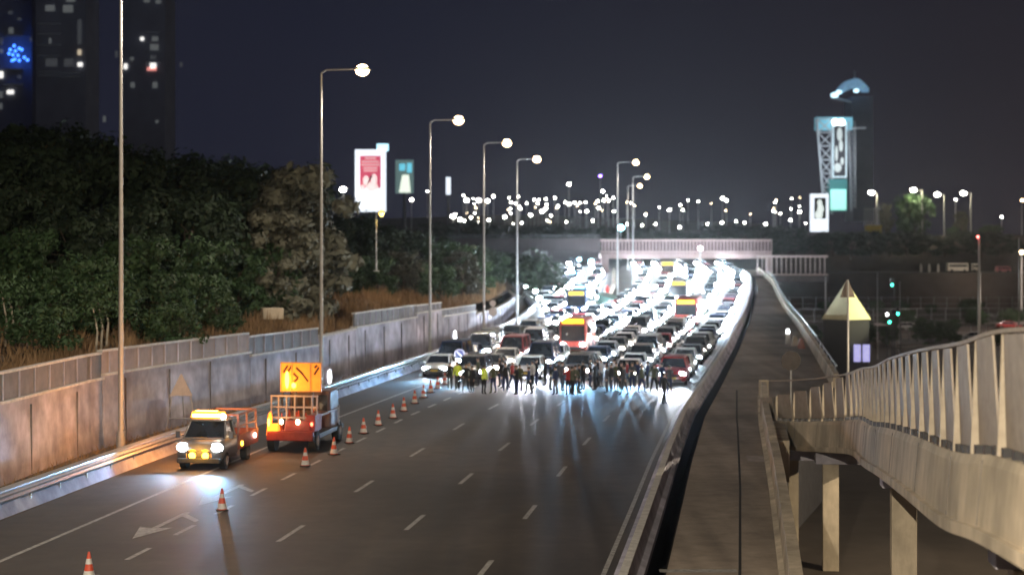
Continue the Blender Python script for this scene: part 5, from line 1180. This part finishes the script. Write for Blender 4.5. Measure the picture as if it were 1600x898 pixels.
# ------------------------------------------------------------------ trees
BARK = mat('bark', (.09, .07, .055), .95, .3, 6, .3)
LEAF = [mat('foliage_dark', (.020, .036, .017), .7, .5, .8), mat('foliage_green', (.032, .066, .024), .65, .45, .9), mat('foliage_olive', (.055, .055, .036), .7, .4, 1.0), mat('foliage_yellow', (.10, .12, .03), .7, .4, 1.0)]
def make_tree(h, sp, lm, seed, low=.25, leaves=5200, ls=.26, trunks=1, clumps=44):
    q = random.Random(seed); t = thing('tree', 'tree', 'tree'); tk = MB(); cr_ = MB(); tips = []
    for k in range(trunks):
        bx0 = Vector((q.uniform(-.4, .4) * (trunks > 1) * 2, q.uniform(-.4, .4) * (trunks > 1), 0)); p = bx0.copy(); r = .03 * h / (trunks ** .5)
        for s in range(4):
            n = p + Vector((q.uniform(-.3, .3), q.uniform(-.3, .3), h * .17)); tk.tube(p, n, r, r * .78, 7); r *= .78; p = n
            if s >= 1:
                for _ in range(3):
                    a = q.uniform(0, 6.28); e = p + Vector((math.cos(a) * sp * q.uniform(.35, .8), math.sin(a) * sp * q.uniform(.35, .8), h * q.uniform(.05, .3))); m_ = p.lerp(e, .5) + Vector((0, 0, .06 * h)); tk.tube(p, m_, r * .6, r * .35, 5); tk.tube(m_, e, r * .35, r * .1, 5); tips.append(e)
        tips.append(p)
    cl = []
    for i in range(clumps):
        a = q.uniform(0, 6.28); zz = q.uniform(low, 1.0); rr = sp * math.sqrt(max(0, 1 - ((zz - .55) / .52) ** 2)) * q.uniform(.35, 1.05)
        c = Vector((math.cos(a) * rr, math.sin(a) * rr, zz * h)) if i >= len(tips) or q.random() < .5 else tips[i]
        cl.append((c, q.uniform(.22, .5) * sp * .8))
    for i in range(leaves):
        c, r = cl[q.randrange(len(cl))]; u = Vector((q.gauss(0, 1), q.gauss(0, 1), q.gauss(0, .75))).normalized() * r * q.uniform(.45, 1.05) ** .7
        p = c + u; n = (u.normalized() + Vector((q.uniform(-.8, .8), q.uniform(-.8, .8), q.uniform(-.3, .9)))).normalized()
        a = n.orthogonal().normalized(); a = Matrix.Rotation(q.uniform(0, 6.28), 3, n) @ a; b = n.cross(a); s = ls * q.uniform(.5, 1.3)
        cr_.quad([p - a * s, p + b * s * .45, p + a * s, p - b * s * .45])
    tk.build('trunk', BARK, t); cr_.build('crown', lm, t); return t
TR = [make_tree(9, 3.4, LEAF[0], 1), make_tree(7.5, 3.2, LEAF[1], 2, low=.1), make_tree(10, 3.0, LEAF[2], 3), make_tree(5.0, 2.5, LEAF[1], 4, low=.05, leaves=4200, ls=.2, trunks=4), make_tree(8, 3.6, LEAF[0], 5, low=.15), make_tree(3.2, 1.9, LEAF[1], 6, low=.02, leaves=3600, ls=.15, trunks=5)]
TR.append(make_tree(8, 2.2, mat('foliage_lamplit', (.15, .15, .11), .7, .4, 1.2), 9, low=.05, leaves=4200))  # paler leaf colour put in for lamplight on these trees
TN = ['dark broad tree in the unlit wood above the left wall', 'green leafy tree in the wood above the left wall', 'greyish olive tree in the wood above the left wall', 'green many-stemmed bush tree at the edge of the wood', 'dark spreading tree in the unlit wood above the left wall', 'low green shrub at the front of the wood', 'grey-green tree coloured paler for lamplight, right end of the wood']
used = set()
def plant(k, px, Y, top_py, label=None, group=None, base=None, wide=1.0):
    x = (px - CX) / F * Y; zt = CH - (top_py - HY) / F * Y
    z = base if base is not None else (hh(max(0, xw(Y) - .3 - x), Y) - .1 if x < xw(Y) else LOW)
    H_ = (9, 7.5, 10, 5, 8, 3.2, 8)[k]; s = max(.25, (zt - z) / H_ / 1.04); sc3 = (s * wide, s * wide, s)
    lab = label or TN[k]; gr = group or ('trees of the unlit wood' if label is None else None)
    if k not in used: used.add(k); o = TR[k]; o.location = (x, Y, z); o.scale = sc3; o.rotation_euler.z = R.uniform(0, 6); o['label'] = lab
    else: o = dup(TR[k], (x, Y, z), R.uniform(0, 6), lab, gr, sc3)
    if gr: o['group'] = gr
    return o
# front shrubs, trees: (kind, px, Y, top)
for a in [(3, 20, 84, 440), (3, 95, 86, 436), (1, 150, 88, 400), (3, 265, 93, 425), (3, 330, 97, 452), (1, 215, 94, 370), (5, 60, 79, 480), (5, 255, 88, 478), (5, 350, 99, 482), (1, 40, 92, 360), (1, 300, 101, 372), (0, 120, 97, 330), (4, 10, 100, 300), (0, 205, 106, 310), (4, 275, 110, 300), (1, 370, 112, 400), (2, 440, 118, 300), (6, 480, 119, 262), (6, 440, 115, 330), (2, 455, 121, 275), (1, 400, 116, 370), (4, 345, 118, 305), (0, 400, 124, 268), (0, 70, 110, 255), (4, 150, 118, 250), (0, 240, 125, 262), (4, 310, 130, 265), (0, 0, 118, 235), (0, 370, 136, 255), (4, 440, 138, 268), (1, 460, 130, 385), (3, 470, 124, 440),
          (0, 60, 135, 215), (4, 140, 140, 225), (0, 215, 142, 235), (4, 20, 150, 200), (0, 285, 150, 240), (4, 100, 160, 205), (0, 345, 160, 250), (2, 455, 126, 292), (1, 500, 140, 400), (3, 520, 138, 425)]:
    plant(*a, wide=1.15)
for a in [(1, 545, 150, 398), (4, 560, 165, 360), (0, 600, 172, 352), (1, 590, 152, 405), (4, 640, 180, 362), (2, 630, 158, 392), (1, 650, 160, 410), (0, 690, 195, 372), (1, 700, 175, 380), (2, 722, 172, 392), (4, 730, 190, 386), (1, 690, 162, 415), (0, 520, 165, 340), (4, 545, 190, 335), (1, 745, 185, 408), (0, 760, 215, 392), (2, 735, 178, 420), (1, 775, 225, 400), (4, 800, 255, 398)]:
    plant(*a, wide=1.25)
plant(2, 1385, 456, 318, 'grey green tree between the first two upper road lamps', base=10.2, wide=.7)
plant(3, 1430, 456, 304, 'tree lit yellow green beneath the second upper road lamp', base=10.2, wide=.9)
plant(1, 1418, 460, 330, 'small dark green tree just left of the yellow green tree', base=10.2, wide=.9)
plant(2, 1502, 458, 330, 'grey leafy palm-like tree beside the fourth upper road lamp', base=10.4, wide=.9)
plant(5, 1488, 455, 355, 'low shrub at the foot of the fourth upper road lamp', base=10.4)
plant(5, 1550, 457, 352, 'low shrub at the right end of the upper road', base=10.6, wide=1.6)
for i in range(26):   # band of trees along the far skyline
    px = 690 + i * 22 + R.uniform(-8, 8); plant(R.choice([0, 4]), px, R.uniform(430, 468), R.uniform(352, 366) if px > 930 else R.uniform(346, 360), 'dark tree in the low skyline beyond the bridges', 'trees of the far skyline', base=hz((px - CX) / F * 450, 450) + 11, wide=1.5)
for i in range(14):
    px = 1215 + i * 29; plant(R.choice([0, 4]), px, R.uniform(432, 446), R.uniform(360, 374), 'dark tree on the embankment slope at the right', 'trees of the right slope', base=5.5, wide=1.8)
for i in range(30):
    px = 1235 + i * 12.5 + R.uniform(-9, 9); Yb = R.choice([R.uniform(258, 262), R.uniform(310, 322), R.uniform(355, 392)])
    plant(R.choice([3, 5, 5]), px, Yb, HY + F * (CH - LOW - R.uniform(1.2, 3.6)) / Yb, 'low dark shrub on the lower ground beyond the ramp', 'shrubs on the lower ground', base=LOW - .1, wide=1.3)
for i, (px, y) in enumerate([(7, 80), (17, 81), (149, 83), (157, 84.5), (166, 86)]):
    x = (px - CX) / F * y; z = hh(max(0, xw(y) - .3 - x), y) - .1
    t = thing('sapling', 'thin pale young tree at the edge of the wood', 'tree', (x, y, z)); mb = MB(); mb.tube((x, y, z), (x + .1, y, z + 1.3), .07, .05, 6); mb.tube((x + .1, y, z + 1.3), (x - .15, y, z + 2.6), .05, .02, 6); mb.build('trunk', mat('bark_pale', (.4, .35, .28), .9), t)
    mb = MB(); q8 = random.Random(i)
    for _ in range(260):
        c = Vector((x - .1 + q8.gauss(0, .45), y + q8.gauss(0, .4), z + 2.5 + q8.gauss(0, .45))); a = Vector((q8.gauss(0, 1), q8.gauss(0, 1), q8.gauss(0, 1))).normalized() * .13; b = a.cross(Vector((q8.gauss(0, 1), q8.gauss(0, 1), 1))).normalized() * .06; mb.quad([c - a, c + b, c + a, c - b])
    mb.build('crown', LEAF[1], t)
# dry brush along the top of the wall
q = random.Random(5)
DRY = mat('dry_brush', (.27, .17, .09), .9, .5, .5)
mb = MB()
for i in range(32000):
    y = 62 + 150 * q.random() ** 1.4; d = q.uniform(.2, 8.5) * (1 if q.random() < .7 else .5); x = xw(y) - .5 - d; z = hh(d, y) - .03
    clump = .5 + .5 * math.sin(x * 1.7 + y * .9) * math.sin(y * .53 + x * .3)
    h = q.uniform(.25, 1.15) * (.35 + clump); a = q.uniform(0, 6.28); w_ = .035 + .02 * q.random(); dx, dy = math.cos(a), math.sin(a); l = q.uniform(-.35, .35)
    mb.quad([(x - dx * w_, y - dy * w_, z), (x + dx * w_, y + dy * w_, z), (x + l + dx * w_, y + l * .6, z + h)])
o = mb.build('dry_grass', DRY); o['kind'] = 'stuff'; tag(o, 'dry brown brush along the top of the left wall', 'grass')
mb = MB()
for i in range(2600):
    y = 45 + 140 * q.random() ** 1.3; x = xw(y) + .15 + abs(q.gauss(0, .5)); z = .05 + zr(y); h = q.uniform(.05, .35); a = q.uniform(0, 6.28); dx, dy = math.cos(a) * .03, math.sin(a) * .03
    mb.quad([(x - dx, y - dy, z), (x + dx, y + dy, z), (x + q.uniform(-.15, .15), y, z + h)])
o = mb.build('verge_weeds', DRY); o['kind'] = 'stuff'; tag(o, 'sparse dry weeds at the foot of the left wall', 'grass')
p = at(425, 492, 108); mb = MB(); mb.box((p.x, 108, p.z + .1), (1.3, 1.0, .7), rz=.3); tag(mb.build('utility_box', CONCW, bevel=.05), 'pale utility box in the dry brush above the stepped wall', 'utility box')

# ------------------------------------------------------------------ haze added to imitate lens glow around the lights
if HAZE:
    mb = MB(); mb.box((0, 420, 62), (900, 1000, 142))
    m = bpy.data.materials.new('haze'); m.use_nodes = True; n = m.node_tree; n.nodes.remove(n.nodes['Principled BSDF'])
    pv = n.nodes.new('ShaderNodeVolumePrincipled'); pv.inputs['Density'].default_value = HAZE; pv.inputs['Anisotropy'].default_value = .9; pv.inputs['Color'].default_value = (.9, .9, .92, 1)
    n.links.new(pv.outputs[0], n.nodes['Material Output'].inputs['Volume'])
    o = mb.build('haze', m); o['kind'] = 'stuff'; o['label'] = 'thin haze added over the highway for glow around the lights'

# ------------------------------------------------------------------ each repeat that shares a label gets its place in its row
bylab = {}
for o in COL.objects:
    if o.parent is None and o.get('category') in ('tree', 'street lamp', 'bollard') and o.get('label'): bylab.setdefault(o['label'], []).append(o)
for lab, os_ in bylab.items():
    if len(os_) < 2: continue
    os_.sort(key=lambda o: (o.location.x or sum(c[0] for c in o.bound_box) / 8) / (o.location.y or 400))
    for i, o in enumerate(os_):
        o['label'] = lab.replace(' on the dark far hillside', ' on the far hillside') + f', {nth(i)} from the left'
